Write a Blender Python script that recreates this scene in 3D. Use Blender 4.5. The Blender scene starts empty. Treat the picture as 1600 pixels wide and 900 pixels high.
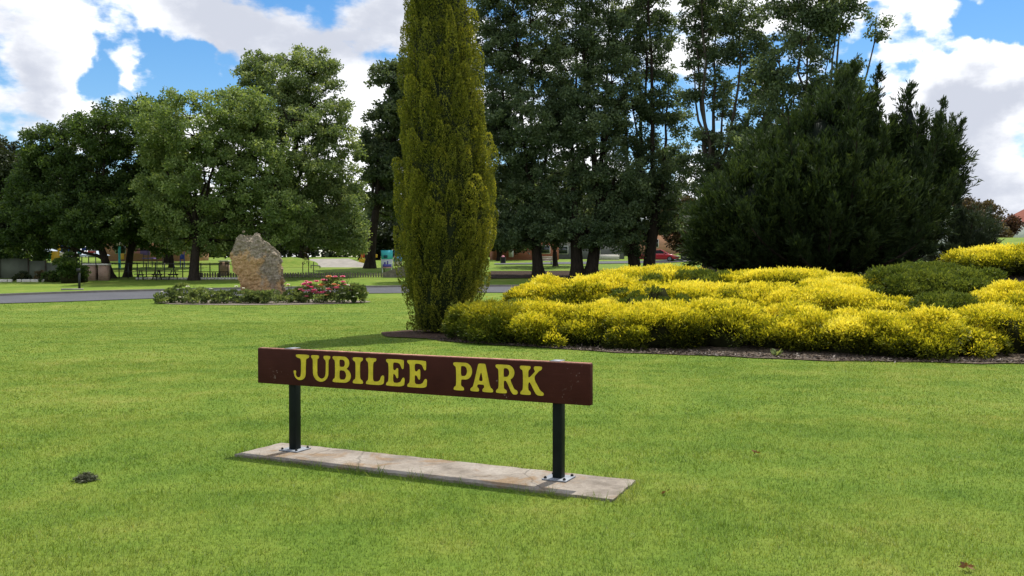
import bpy, math, random
import numpy as np
from mathutils import Vector
from mathutils.geometry import tessellate_polygon

rng = np.random.default_rng(7)
random.seed(7)
S = bpy.context.scene
COL = S.collection
R = math.radians

# ------------------------------------------------------------------ camera
F = 1400.0                      # focal length in pixels of the 1600 px wide photograph
EYE = 1.6
HOR = 425.0                     # horizon row
cd = bpy.data.cameras.new("camera")
cam = bpy.data.objects.new("camera", cd)
COL.objects.link(cam)
cd.sensor_width = 36.0
cd.lens = 36.0 * F / 1600.0
cd.clip_end = 6000
cam.location = (0, 0, EYE)
PITCH = math.atan((450 - HOR) / F)
cam.rotation_euler = (math.pi / 2 - PITCH, 0, 0)
S.camera = cam

# ------------------------------------------------------------------ light and exposure
SUN_AZ, SUN_EL = R(31), R(66)
sun_dir = Vector((math.sin(SUN_AZ) * math.cos(SUN_EL), math.cos(SUN_AZ) * math.cos(SUN_EL), math.sin(SUN_EL)))
ld = bpy.data.lights.new("sun", 'SUN')
ld.energy = 4.6
ld.angle = R(0.6)
ld.color = (1.0, 0.95, 0.87)
sun = bpy.data.objects.new("sun", ld)
COL.objects.link(sun)
sun.rotation_euler = sun_dir.to_track_quat('Z', 'Y').to_euler()
sun.location = (20, 30, 60)

S.view_settings.view_transform = 'Standard'
S.view_settings.look = 'None'
S.view_settings.gamma = 1
S.view_settings.exposure = 0.35
S.render.engine = 'CYCLES'
S.cycles.max_bounces = 6
S.cycles.diffuse_bounces = 3
S.cycles.transmission_bounces = 4
S.cycles.transparent_max_bounces = 6
S.cycles.caustics_reflective = False
S.cycles.caustics_refractive = False


def ray(px, py):
    """unit direction of a photograph pixel"""
    u, v = (px - 800) / F, (450 - py) / F
    c, s = math.cos(PITCH), math.sin(PITCH)
    return Vector((u, c + v * s, v * c - s)).normalized()


def at(px, py, D):
    """the point seen at that pixel, D metres ahead"""
    d = ray(px, py)
    k = D / d.y
    return Vector((d.x * k, D, EYE + d.z * k))


def on_plane(px, py, z):
    d = ray(px, py)
    k = (z - EYE) / d.z
    return Vector((d.x * k, d.y * k, z))


# ------------------------------------------------------------------ world: clear sky behind broken cumulus
W = bpy.data.worlds.new("World")
S.world = W
W.use_nodes = True
nt = W.node_tree
nt.nodes.clear()
N, L = nt.nodes.new, nt.links.new


def math_node(tree, op, a, b=None, c=None, clamp=False):
    n = tree.nodes.new('ShaderNodeMath')
    n.operation = op
    n.use_clamp = clamp
    for i, v in enumerate((a, b, c)):
        if v is None:
            continue
        if isinstance(v, (int, float)):
            n.inputs[i].default_value = v
        else:
            tree.links.new(v, n.inputs[i])
    return n.outputs[0]


def smooth(tree, v, lo, hi, a=0.0, b=1.0):
    n = tree.nodes.new('ShaderNodeMapRange')
    n.interpolation_type = 'SMOOTHSTEP'
    tree.links.new(v, n.inputs['Value'])
    n.inputs['From Min'].default_value = lo
    n.inputs['From Max'].default_value = hi
    n.inputs['To Min'].default_value = a
    n.inputs['To Max'].default_value = b
    return n.outputs['Result']


tc = N('ShaderNodeTexCoord')
DIRV = tc.outputs['Generated']


def warp_vector(scale, amount, detail):
    n = N('ShaderNodeTexNoise')
    n.inputs['Scale'].default_value = scale
    n.inputs['Detail'].default_value = detail
    n.inputs['Roughness'].default_value = 0.52
    L(DIRV, n.inputs['Vector'])
    a = N('ShaderNodeVectorMath')
    a.operation = 'SUBTRACT'
    L(n.outputs['Color'], a.inputs[0])
    a.inputs[1].default_value = (.5, .5, .5)
    b = N('ShaderNodeVectorMath')
    b.operation = 'MULTIPLY_ADD'
    L(a.outputs[0], b.inputs[0])
    b.inputs[1].default_value = (amount, amount, amount)
    L(DIRV, b.inputs[2])
    c = N('ShaderNodeVectorMath')
    c.operation = 'NORMALIZE'
    L(b.outputs[0], c.inputs[0])
    return c.outputs[0]


WARP = warp_vector(8.0, 0.20, 6)


def blob(px, py, rad, w):
    """a soft patch of sky round one compass direction"""
    d = ray(px, py)
    n = N('ShaderNodeVectorMath')
    n.operation = 'DOT_PRODUCT'
    L(WARP, n.inputs[0])
    n.inputs[1].default_value = d
    return smooth(nt, n.outputs['Value'], math.cos(rad / F), 1.0, 0.0, w)


def total(parts):
    acc = parts[0]
    for p in parts[1:]:
        acc = math_node(nt, 'ADD', acc, p)
    return acc


sky = N('ShaderNodeTexSky')
sky.sky_type = 'NISHITA'
sky.sun_disc = False
sky.sun_elevation = SUN_EL
sky.sun_rotation = SUN_AZ
sky.altitude = 50
sky.air_density = 1.0
sky.dust_density = 0.4
sky.ozone_density = 2.0

mp = N('ShaderNodeMapping')
mp.inputs['Scale'].default_value = (1.0, 1.0, 1.9)
L(DIRV, mp.inputs['Vector'])


def cloud_noise(scale, detail, rough, off):
    m2 = N('ShaderNodeVectorMath')
    m2.operation = 'ADD'
    L(mp.outputs['Vector'], m2.inputs[0])
    m2.inputs[1].default_value = off
    n = N('ShaderNodeTexNoise')
    n.noise_dimensions = '3D'
    n.inputs['Scale'].default_value = scale
    n.inputs['Detail'].default_value = detail
    n.inputs['Roughness'].default_value = rough
    L(m2.outputs['Vector'], n.inputs['Vector'])
    return n.outputs['Fac']


n1 = math_node(nt, 'MULTIPLY_ADD', cloud_noise(9.5, 11, 0.56, (3.1, 0.4, 1.7)), 3.0, -1.0)
bias = total([blob(*b) for b in [
    # openings of blue
    (235, 85, 135, -.58), (330, 100, 120, -.52), (290, 40, 80, -.25), (165, 45, 50, -.35), (165, 120, 62, -.40), (300, 130, 70, -.2),
    (1130, 175, 115, -.36), (1050, 245, 100, -.28), (1190, 235, 90, -.2), (1330, 105, 60, -.45), (1400, 80, 52, -.48), (1360, 130, 50, -.38), (1465, 55, 48, -.42), (1575, 30, 52, -.5), (1520, 40, 40, -.35), (1475, 8, 22, -.3),
    # banks of cloud
    (70, 15, 110, .20), (50, 105, 80, .25), (60, 175, 110, .2), (480, 50, 150, .15), (560, 170, 200, .2), (1500, 170, 170, .2), (1550, 260, 220, .24), (1550, 90, 60, .3), (1480, 120, 60, .35), (1430, 170, 60, .35), (1400, 5, 70, .42), (1500, -5, 40, .2), (300, -25, 75, .6), (380, 10, 50, .3),
    (200, 78, 40, .50), (265, 84, 34, .50), (215, 132, 45, .5), (350, 95, 45, .40), (255, 150, 70, .42), (300, 150, 60, .3), (1452, 70, 30, .35)]])
dens = math_node(nt, 'ADD', math_node(nt, 'ADD', n1, bias), 0.12)
mask = smooth(nt, dens, 0.33, 0.74)

n2 = cloud_noise(5.0, 8, 0.55, (3.1, 0.4, 1.80))
n3 = cloud_noise(15.0, 7, 0.60, (1.0, 2.0, 0.5))
grey = total([blob(*b) for b in [(520, 10, 240, .30), (350, 0, 120, .14), (55, 122, 75, .26), (70, 50, 80, .14), (30, 195, 80, .14), (560, 215, 80, .12), (590, 60, 100, .14),
                                 (1545, 118, 100, .34), (1460, 125, 60, .16), (1540, 285, 150, .26), (1500, 215, 110, .26), (1440, 105, 60, -.14), (590, 140, 90, -.20), (1500, 80, 70, -.2), (60, 75, 60, -.16), (110, 30, 50, -.12)]])
shade = smooth(nt, math_node(nt, 'ADD', math_node(nt, 'ADD', math_node(nt, 'MULTIPLY_ADD', n2, 1.5, -0.25), grey), math_node(nt, 'MULTIPLY', n3, 0.75)), 0.86, 1.46)
mc = N('ShaderNodeMix')
mc.data_type = 'RGBA'
L(shade, mc.inputs['Factor'])
mc.inputs[6].default_value = (10.2, 10.3, 10.5, 1)
mc.inputs[7].default_value = (5.2, 5.5, 6.3, 1)
sat = N('ShaderNodeHueSaturation')
sat.inputs['Saturation'].default_value = 1.36
sat.inputs['Value'].default_value = 1.15
L(sky.outputs['Color'], sat.inputs['Color'])
mix = N('ShaderNodeMix')
mix.data_type = 'RGBA'
L(mask, mix.inputs['Factor'])
L(sat.outputs['Color'], mix.inputs[6])
L(mc.outputs[2], mix.inputs[7])
bg = N('ShaderNodeBackground')
bg.inputs['Strength'].default_value = 0.10
L(mix.outputs[2], bg.inputs['Color'])
wo = N('ShaderNodeOutputWorld')
L(bg.outputs['Background'], wo.inputs['Surface'])
W.cycles.sampling_method = 'MANUAL'
W.cycles.sample_map_resolution = 512


# ------------------------------------------------------------------ terrain
def sstep(t):
    t = np.clip(t, 0, 1)
    return t * t * (3 - 2 * t)


_PY = [-50, 20, 30, 40, 52, 60, 75, 85, 90, 110, 130, 200, 400, 1500, 6000]
_PZ = [0, 0, .02, .10, .34, .53, 1.08, 1.72, 1.98, 2.85, 3.4, 5.0, 7.0, 9.0, 12]
_FX = [-3.0, -1.24, 1.3, 3.64, 6.25, 8.97, 14, 30, 60]
_FY = [22.2, 20.4, 18.3, 17.05, 15.95, 15.65, 15.6, 16, 18]


def yfront(x):
    return np.interp(x, _FX, _FY)


def gz(x, y):
    x = np.asarray(x, float)
    y = np.asarray(y, float)
    b = sum(np.interp(y + o, _PY, _PZ) for o in (-5, -2.5, 0, 2.5, 5)) / 5
    amp = np.interp(x, [-1.5, 1, 5, 10, 15, 25, 40, 60], [0, .55, 1.05, 1.15, 1.75, 2.1, 1.5, 0])
    m = amp * sstep((y - yfront(x) - .3) / 11.0) * (1 - sstep((y - 36) / 16))
    hill = 3.0 * sstep((x - 18) / 26) * sstep((y - 28) / 40) * (1 - sstep((y - 160) / 100))
    return b + m + hill


def g(x, y):
    return float(gz(x, y))


def ground_at(px, D):
    x = (px - 800) / F * D
    return Vector((x, D, g(x, D)))


# ------------------------------------------------------------------ mesh building
class MB:
    def __init__(s):
        s.v, s.f, s.n, s.r = [], [], 0, []

    def add(s, v, f, rnd=None):
        v = np.asarray(v, np.float32).reshape(-1, 3)
        s.v.append(v)
        if isinstance(f, list) and len({len(q) for q in f}) > 1:
            for k in sorted({len(q) for q in f}):
                s.f.append(np.asarray([q for q in f if len(q) == k], np.int32) + s.n)
        else:
            s.f.append(np.asarray(f, np.int32) + s.n)
        s.n += len(v)
        s.r.append(np.full(len(v), .5, np.float32) if rnd is None else np.broadcast_to(np.asarray(rnd, np.float32), (len(v),)))
        return s

    def box(s, c, size, rz=0.0, ax=None):
        x, y, z = [q / 2 for q in size]
        v = np.array([(i * x, j * y, k * z) for i in (-1, 1) for j in (-1, 1) for k in (-1, 1)])
        if ax is not None:
            v = v @ np.array(ax)
        else:
            cs, sn = math.cos(rz), math.sin(rz)
            v = np.stack([v[:, 0] * cs - v[:, 1] * sn, v[:, 0] * sn + v[:, 1] * cs, v[:, 2]], 1)
        return s.add(v + np.array(c), [(0, 1, 3, 2), (4, 6, 7, 5), (0, 4, 5, 1), (2, 3, 7, 6), (0, 2, 6, 4), (1, 5, 7, 3)])

    def tube(s, pts, rad, sides=6, cap=True):
        P = np.asarray(pts, float)
        n = len(P)
        rad = np.broadcast_to(np.asarray(rad, float), (n,))
        T = np.gradient(P, axis=0)
        T /= np.linalg.norm(T, axis=1, keepdims=True) + 1e-9
        ref = np.array([0, 0, 1.0]) if abs(T[0][2]) < .8 else np.array([0.9, 0.3, 0])
        A = np.cross(T, ref)
        A /= np.linalg.norm(A, axis=1, keepdims=True) + 1e-9
        B = np.cross(T, A)
        th = np.linspace(0, 2 * np.pi, sides, endpoint=False)
        v = P[:, None] + rad[:, None, None] * (np.cos(th)[None, :, None] * A[:, None] + np.sin(th)[None, :, None] * B[:, None])
        v = v.reshape(-1, 3)
        i = np.arange(n - 1)[:, None] * sides
        j = np.arange(sides)[None]
        k = (j + 1) % sides
        f = np.stack([i + j, i + k, i + k + sides, i + j + sides], -1).reshape(-1, 4)
        s.add(v, f)
        if cap:
            m = len(s.f)
            for base in (0, (n - 1) * sides):
                c = P[0] if base == 0 else P[-1]
                vv = np.vstack([v[base:base + sides], c])
                s.add(vv, [(a, (a + 1) % sides, sides) for a in range(sides)])
        return s

    def prism(s, poly, y0, y1):
        """outline in the x,z plane pushed from y0 to y1"""
        n = len(poly)
        v = [(p[0], y0, p[1]) for p in poly] + [(p[0], y1, p[1]) for p in poly]
        s.add(v, [(i, (i + 1) % n, (i + 1) % n + n, i + n) for i in range(n)])
        tri = tessellate_polygon([[Vector((p[0], p[1], 0)) for p in poly]])
        s.add(v[:n], [tuple(t) for t in tri])
        s.add(v[n:], [tuple(t)[::-1] for t in tri])
        return s

    def rot(s, rz, loc=(0, 0, 0)):
        cs, sn = math.cos(rz), math.sin(rz)
        M = np.array([[cs, sn, 0], [-sn, cs, 0], [0, 0, 1]])
        s.v = [(v @ M + np.array(loc)).astype(np.float32) for v in s.v]
        return s

    def mesh(s, name, origin=(0, 0, 0)):
        me = bpy.data.meshes.new(name)
        V = (np.concatenate(s.v) - np.array(origin, np.float32)).astype(np.float32)
        me.vertices.add(len(V))
        me.vertices.foreach_set('co', V.ravel())
        tot = np.concatenate([np.full(len(f), f.shape[1], np.int32) for f in s.f])
        idx = np.concatenate([f.ravel() for f in s.f]).astype(np.int32)
        me.loops.add(len(idx))
        me.loops.foreach_set('vertex_index', idx)
        me.polygons.add(len(tot))
        st = np.zeros(len(tot), np.int32)
        st[1:] = np.cumsum(tot)[:-1]
        me.polygons.foreach_set('loop_start', st)
        me.polygons.foreach_set('loop_total', tot)
        at_ = me.attributes.new('rnd', 'FLOAT', 'POINT')
        at_.data.foreach_set('value', np.concatenate(s.r).astype(np.float32))
        me.update(calc_edges=True)
        return me

    def obj(s, name, mat, parent=None, origin=None, smooth_shade=False, bevel=0):
        """one mesh object; world coordinates in, stored relative to its thing"""
        org = origin if origin is not None else (parent.location if parent is not None else (0, 0, 0))
        if parent is not None and parent.parent is not None:
            org = parent.parent.location
        me = s.mesh(name, org)
        me.materials.append(mat)
        o = bpy.data.objects.new(name, me)
        COL.objects.link(o)
        if parent is not None:
            o.parent = parent
        else:
            o.location = org
        if smooth_shade:
            me.polygons.foreach_set('use_smooth', np.ones(len(me.polygons), bool))
        if bevel:
            b = o.modifiers.new('bevel', 'BEVEL')
            b.width = bevel
            b.segments = 2
            b.limit_method = 'ANGLE'
        return o


def tag(o, label, cat, group=None):
    o['label'] = label
    o['category'] = cat
    if group:
        o['group'] = group
    return o


def thing(name, label, cat, loc, group=None):
    o = bpy.data.objects.new(name, None)
    o.empty_display_size = .2
    COL.objects.link(o)
    o.location = loc
    return tag(o, label, cat, group)


def structure(o):
    o['kind'] = 'structure'
    return o


# ------------------------------------------------------------------ materials
def mat_base(name):
    m = bpy.data.materials.new(name)
    m.use_nodes = True
    t = m.node_tree
    t.nodes.clear()
    out = t.nodes.new('ShaderNodeOutputMaterial')
    return m, t, out


def ramp(t, fac, stops):
    n = t.nodes.new('ShaderNodeValToRGB')
    e = n.color_ramp.elements
    while len(e) < len(stops):
        e.new(.5)
    for k, (p, c) in enumerate(stops):
        e[k].position = p
        e[k].color = (*c, 1)
    t.links.new(fac, n.inputs['Fac'])
    return n.outputs['Color']


def noise(t, scale, detail=4, rough=.55, vec=None, dist=0.0):
    n = t.nodes.new('ShaderNodeTexNoise')
    n.inputs['Scale'].default_value = scale
    n.inputs['Detail'].default_value = detail
    n.inputs['Roughness'].default_value = rough
    n.inputs['Distortion'].default_value = dist
    if vec is not None:
        t.links.new(vec, n.inputs['Vector'])
    return n.outputs['Fac']


def geo_pos(t):
    return t.nodes.new('ShaderNodeNewGeometry').outputs['Position']


def mixc(t, fac, a, b, mode='MIX'):
    n = t.nodes.new('ShaderNodeMix')
    n.data_type = 'RGBA'
    n.blend_type = mode
    for s_, v in ((n.inputs['Factor'], fac), (n.inputs[6], a), (n.inputs[7], b)):
        if isinstance(v, (int, float)):
            s_.default_value = v
        elif isinstance(v, tuple):
            s_.default_value = (*v, 1)
        else:
            t.links.new(v, s_)
    return n.outputs[2]


def bump(t, h, strength, dist):
    n = t.nodes.new('ShaderNodeBump')
    n.inputs['Strength'].default_value = strength
    n.inputs['Distance'].default_value = dist
    t.links.new(h, n.inputs['Height'])
    return n.outputs['Normal']


def principled(t, out, color, rough=.7, spec=.3, normal=None, metal=0.0):
    p = t.nodes.new('ShaderNodeBsdfPrincipled')
    if isinstance(color, tuple):
        p.inputs['Base Color'].default_value = (*color, 1)
    else:
        t.links.new(color, p.inputs['Base Color'])
    p.inputs['Roughness'].default_value = rough
    p.inputs['Specular IOR Level'].default_value = spec
    p.inputs['Metallic'].default_value = metal
    if normal is not None:
        t.links.new(normal, p.inputs['Normal'])
    if out is not None:
        t.links.new(p.outputs[0], out.inputs['Surface'])
    return p


def plain(name, c, rough=.6, spec=.3, var=.25, scale=6.0, bmp=0.0, metal=0.0):
    """painted or raw surface with faint blotches"""
    m, t, out = mat_base(name)
    pos = geo_pos(t)
    a = tuple(q * (1 - var) for q in c)
    b = tuple(min(1, q * (1 + var)) for q in c)
    col = ramp(t, noise(t, scale, 6, .6, pos), [(.3, a), (.7, b)])
    nrm = bump(t, noise(t, scale * 9, 3, .6, pos), .5, bmp) if bmp else None
    principled(t, out, col, rough, spec, nrm, metal)
    return m


def leaf_mat(name, stops, transl=.35, warm=(1.25, 1.15, .6), patch=.5, pscale=.7, spec=.25, rough=.55):
    m, t, out = mat_base(name)
    at_ = t.nodes.new('ShaderNodeAttribute')
    at_.attribute_name = 'rnd'
    pos = geo_pos(t)
    nz = noise(t, pscale, 3, .6, pos)
    f = math_node(t, 'ADD', at_.outputs['Fac'], math_node(t, 'MULTIPLY', math_node(t, 'SUBTRACT', nz, .5), patch), clamp=True)
    col = ramp(t, f, stops)
    p = principled(t, None, col, rough, spec)
    tr = t.nodes.new('ShaderNodeBsdfTranslucent')
    t.links.new(mixc(t, 1.0, col, warm, 'MULTIPLY'), tr.inputs['Color'])
    mx = t.nodes.new('ShaderNodeMixShader')
    mx.inputs[0].default_value = transl
    t.links.new(p.outputs[0], mx.inputs[1])
    t.links.new(tr.outputs[0], mx.inputs[2])
    t.links.new(mx.outputs[0], out.inputs['Surface'])
    return m


M = {}


def lawn_material():
    m, t, out = mat_base('lawn')
    pos = geo_pos(t)
    big = noise(t, .22, 4, .6, pos)
    mid = noise(t, 1.3, 5, .65, pos)
    fine = noise(t, 26, 6, .75, pos)
    v = math_node(t, 'ADD', math_node(t, 'MULTIPLY', big, .45), math_node(t, 'MULTIPLY', mid, .55))
    col = ramp(t, v, [(.36, (.082, .142, .018)), (.46, (.112, .172, .023)), (.54, (.142, .193, .029)), (.66, (.195, .216, .047))])
    col = mixc(t, .55, col, ramp(t, fine, [(.30, (.30, .36, .25)), (.52, (.95, 1, .85)), (.75, (1.5, 1.4, 1.2))]), 'MULTIPLY')
    nrm = bump(t, fine, .6, .03)
    principled(t, out, col, .9, .1, nrm)
    return m


def blade_material():
    m, t, out = mat_base('grass_blade')
    at_ = t.nodes.new('ShaderNodeAttribute')
    at_.attribute_name = 'rnd'
    pos = geo_pos(t)
    big = noise(t, .22, 4, .6, pos)
    mid = noise(t, 1.3, 5, .65, pos)
    v = math_node(t, 'ADD', math_node(t, 'MULTIPLY', big, .5), math_node(t, 'MULTIPLY', mid, .5))
    col = ramp(t, v, [(.36, (.080, .158, .021)), (.46, (.116, .194, .028)), (.54, (.150, .219, .034)), (.66, (.225, .262, .062))])
    tint = ramp(t, at_.outputs['Fac'], [(.0, (.70, .75, .65)), (.5, (1, 1, 1)), (.92, (1.25, 1.15, 1.2)), (.97, (2.2, 1.5, 3.0))])
    col = mixc(t, 1.0, col, tint, 'MULTIPLY')
    p = principled(t, None, col, .5, .25)
    tr = t.nodes.new('ShaderNodeBsdfTranslucent')
    t.links.new(mixc(t, 1.0, col, (1.3, 1.2, .6), 'MULTIPLY'), tr.inputs['Color'])
    mx = t.nodes.new('ShaderNodeMixShader')
    mx.inputs[0].default_value = .45
    t.links.new(p.outputs[0], mx.inputs[1])
    t.links.new(tr.outputs[0], mx.inputs[2])
    t.links.new(mx.outputs[0], out.inputs['Surface'])
    return m


def mulch_material(name, a, b, c):
    m, t, out = mat_base(name)
    pos = geo_pos(t)
    vo = t.nodes.new('ShaderNodeTexVoronoi')
    vo.inputs['Scale'].default_value = 22
    t.links.new(pos, vo.inputs['Vector'])
    f = math_node(t, 'ADD', math_node(t, 'MULTIPLY', vo.outputs['Distance'], .6), math_node(t, 'MULTIPLY', noise(t, 9, 6, .7, pos), .6))
    col = ramp(t, f, [(.25, a), (.5, b), (.75, c)])
    principled(t, out, col, .95, .1, bump(t, f, 1.0, .05))
    return m


def bark_material(name, a, b):
    m, t, out = mat_base(name)
    pos = geo_pos(t)
    mpn = t.nodes.new('ShaderNodeMapping')
    mpn.inputs['Scale'].default_value = (1, 1, .25)
    t.links.new(pos, mpn.inputs['Vector'])
    f = noise(t, 7, 8, .7, mpn.outputs['Vector'])
    principled(t, out, ramp(t, f, [(.3, a), (.7, b)]), .9, .1, bump(t, f, .8, .06))
    return m


def brick_material(name, a, b, mortar, scale=1.0):
    m, t, out = mat_base(name)
    tcn = t.nodes.new('ShaderNodeTexCoord')
    sp = t.nodes.new('ShaderNodeSeparateXYZ')
    t.links.new(tcn.outputs['Object'], sp.inputs[0])
    cb = t.nodes.new('ShaderNodeCombineXYZ')
    t.links.new(math_node(t, 'ADD', sp.outputs[0], sp.outputs[1]), cb.inputs[0])
    t.links.new(sp.outputs[2], cb.inputs[1])
    br = t.nodes.new('ShaderNodeTexBrick')
    t.links.new(cb.outputs[0], br.inputs['Vector'])
    br.inputs['Color1'].default_value = (*a, 1)
    br.inputs['Color2'].default_value = (*b, 1)
    br.inputs['Mortar'].default_value = (*mortar, 1)
    br.inputs['Scale'].default_value = scale
    br.inputs['Brick Width'].default_value = .24
    br.inputs['Row Height'].default_value = .086
    br.inputs['Mortar Size'].default_value = .01
    principled(t, out, br.outputs['Color'], .9, .15)
    return m


M['lawn'] = lawn_material()
M['blade'] = blade_material()
M['mulch'] = mulch_material('mulch', (.020, .013, .009), (.060, .042, .030), (.16, .13, .10))
M['soil'] = mulch_material('soil', (.030, .017, .011), (.055, .033, .022), (.09, .06, .045))
M['bank'] = mulch_material('bank_mulch', (.022, .013, .010), (.036, .024, .017), (.055, .038, .028))
M['gravel'] = mulch_material('bed_gravel', (.07, .058, .045), (.14, .12, .095), (.24, .21, .17))
M['chip'] = leaf_mat('wood_chip', [(0, (.022, .015, .010)), (.5, (.065, .047, .034)), (1, (.19, .15, .12))], 0.0)
M['bark'] = bark_material('bark_dark', (.012, .009, .007), (.045, .035, .027))
M['bark_pale'] = bark_material('bark_grey', (.03, .025, .02), (.10, .085, .068))
M['brick_red'] = brick_material('brick_red', (.30, .075, .04), (.38, .11, .055), (.30, .22, .17))
M['brick_orange'] = brick_material('brick_orange', (.40, .17, .08), (.48, .22, .11), (.4, .33, .27))
M['brick_pier'] = brick_material('brick_pier', (.26, .15, .10), (.34, .21, .15), (.33, .28, .23))
M['cap'] = plain('concrete_cap', (.55, .52, .47), .85, .2, .15)
M['concrete'] = plain('concrete', (.25, .232, .205), .9, .2, .16, 1.2, .01)
M['kerb'] = plain('kerb_concrete', (.22, .20, .18), .9, .2, .2, 2)
M['galv'] = plain('galvanised_steel', (.22, .24, .265), .6, .4, .25, 30, 0, .35)
M['black'] = plain('black_metal', (.010, .012, .012), .45, .4, .2, 8)
M['post'] = plain('dark_green_post_paint', (.005, .009, .008), .5, .15, .3, 12)
M['white'] = plain('white_paint', (.75, .75, .73), .6, .3, .08)
M['cream'] = plain('cream_paint', (.62, .56, .42), .7, .2, .1)
M['sail'] = plain('shade_cloth', (.36, .42, .50), .8, .1, .12, .8)
M['yellow'] = plain('yellow_plastic', (.75, .45, .03), .4, .4, .1)
M['red'] = plain('red_plastic', (.55, .05, .04), .4, .4, .1)
M['teal'] = plain('teal_plastic', (.05, .42, .45), .4, .4, .1)
M['blue'] = plain('blue_plastic', (.03, .06, .35), .4, .4, .1)
M['green'] = plain('green_plastic', (.03, .20, .09), .4, .4, .1)
M['purple'] = plain('purple_plastic', (.22, .14, .42), .4, .4, .1)
M['pink'] = plain('pink_plastic', (.65, .25, .30), .4, .4, .1)
M['timber'] = plain('weathered_timber', (.16, .14, .11), .9, .1, .35, 3, .01)
M['timber_dark'] = plain('dark_timber', (.055, .045, .035), .9, .1, .35, 3, .01)
M['roof_grey'] = plain('grey_roof', (.13, .13, .13), .8, .2, .15, 2)
M['roof_green'] = plain('pale_green_roof', (.42, .55, .44), .6, .3, .08, 1)
M['roof_red'] = plain('red_roof', (.22, .07, .045), .8, .2, .2, 2)
M['glass'] = plain('window_glass', (.02, .025, .03), .08, .6, .1)
M['fence_green'] = plain('olive_metal_fence', (.10, .11, .085), .7, .2, .15, 1)
M['asphalt'] = None
M['twig_shade'] = plain('inner_twig_shade', (.022, .024, .010), 1.0, 0.0, .4, 9)  # near-black hull colour, painting the shade inside the shrubs


def asphalt():
    m, t, out = mat_base('asphalt')
    pos = geo_pos(t)
    f = math_node(t, 'ADD', math_node(t, 'MULTIPLY', noise(t, .5, 5, .6, pos), .6), math_node(t, 'MULTIPLY', noise(t, 40, 4, .7, pos), .4))
    principled(t, out, ramp(t, f, [(.3, (.050, .052, .060)), (.7, (.085, .088, .099))]), .85, .25, bump(t, noise(t, 60, 3, .6, pos), .4, .01))
    return m


M['asphalt'] = asphalt()

# ------------------------------------------------------------------ ground sheet
ys = np.concatenate([np.arange(-40, 0, 4), np.arange(0, 100, 1.0), np.arange(100, 200, 4), np.geomspace(200, 4500, 22)])
xp = np.concatenate([np.arange(0, 50, 1.0), np.arange(50, 120, 5), np.geomspace(120, 4000, 20)])
xs = np.concatenate([-xp[:0:-1], xp])
X, Y = np.meshgrid(xs, ys)
Z = gz(X, Y)
nx, ny = len(xs), len(ys)
i, j = np.meshgrid(np.arange(nx - 1), np.arange(ny - 1))
q = (j * nx + i).ravel()
gm = MB().add(np.stack([X, Y, Z], -1), np.stack([q, q + 1, q + nx + 1, q + nx], 1))
structure(gm.obj('ground', M['lawn'], smooth_shade=True))


def sheet(A, B, off, nacross=8, thick=0.0):
    """a strip between two edges of equal length, laid on the terrain"""
    A, B = np.asarray(A, float), np.asarray(B, float)
    t = np.linspace(0, 1, nacross + 1)[None, :, None]
    P = A[:, None] * (1 - t) + B[:, None] * t
    z = gz(P[..., 0], P[..., 1]) + off
    V = np.concatenate([P, z[..., None]], -1)
    n, m_ = V.shape[:2]
    i, j = np.meshgrid(np.arange(m_ - 1), np.arange(n - 1))
    q = (j * m_ + i).ravel()
    return MB().add(V, np.stack([q, q + m_, q + m_ + 1, q + 1], 1))


def curve(pts, step=.8):
    """smooth line through 2-D points (Catmull-Rom)"""
    P = np.asarray(pts, float)
    P = np.vstack([2 * P[0] - P[1], P, 2 * P[-1] - P[-2]])
    out = []
    for k in range(1, len(P) - 2):
        p0, p1, p2, p3 = P[k - 1:k + 3]
        n = max(2, int(np.linalg.norm(p2 - p1) / step))
        for s_ in np.arange(n) / n:
            out.append(.5 * (2 * p1 + (p2 - p0) * s_ + (2 * p0 - 5 * p1 + 4 * p2 - p3) * s_ ** 2 + (3 * p1 - p0 - 3 * p2 + p3) * s_ ** 3))
    out.append(P[-2])
    return np.array(out)


# park drive and its far kerb
road_n = curve([(-90, 5), (-50, 26), (-34, 35.5), (-23.4, 41.2), (-18.5, 46), (-13, 50), (-6.7, 52.2), (2, 53), (14, 52), (40, 48), (80, 40)], 1.0)
tng = np.gradient(road_n, axis=0)
tng /= np.linalg.norm(tng, axis=1, keepdims=True)
nrm = np.stack([-tng[:, 1], tng[:, 0]], 1)
wid = np.interp(road_n[:, 0], [-60, -24, -18, -7, 80], [8.2, 8.2, 9.0, 8.0, 8.0])[:, None]
road_f = road_n + nrm * wid
structure(sheet(road_n, road_f, .03, 8).obj('road', M['asphalt'], smooth_shade=True))
kb = MB()
for a, b in ((road_f, road_f + nrm * .22),):
    zb = gz(a[:, 0], a[:, 1])
    prof = [(a, .0), (a, .15), (b, .15), (b, .0)]
    V = np.stack([np.concatenate([p, (zb + h)[:, None]], 1) for p, h in prof], 1)
    n = len(a)
    for k in range(3):
        qv = np.concatenate([V[:, k], V[:, k + 1]])
        ii = np.arange(n - 1)
        kb.add(qv, np.stack([ii, ii + 1, ii + 1 + n, ii + n], 1))
structure(kb.obj('kerb', M['kerb']))

# planting bed under the golden shrubs
bx = np.linspace(-2.0, 34, 90)
bf = np.stack([bx, yfront(bx) - .12 + .12 * np.sin(bx * 2.1) + .08 * np.sin(bx * 5.3)], 1)
bb = np.stack([bx, np.interp(bx, [-2, 0, 3, 8, 34], [22.4, 24, 31, 38, 40])], 1)
structure(sheet(bf, bb, .02, 20).obj('mulch_bed', M['mulch'], smooth_shade=True))


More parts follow.
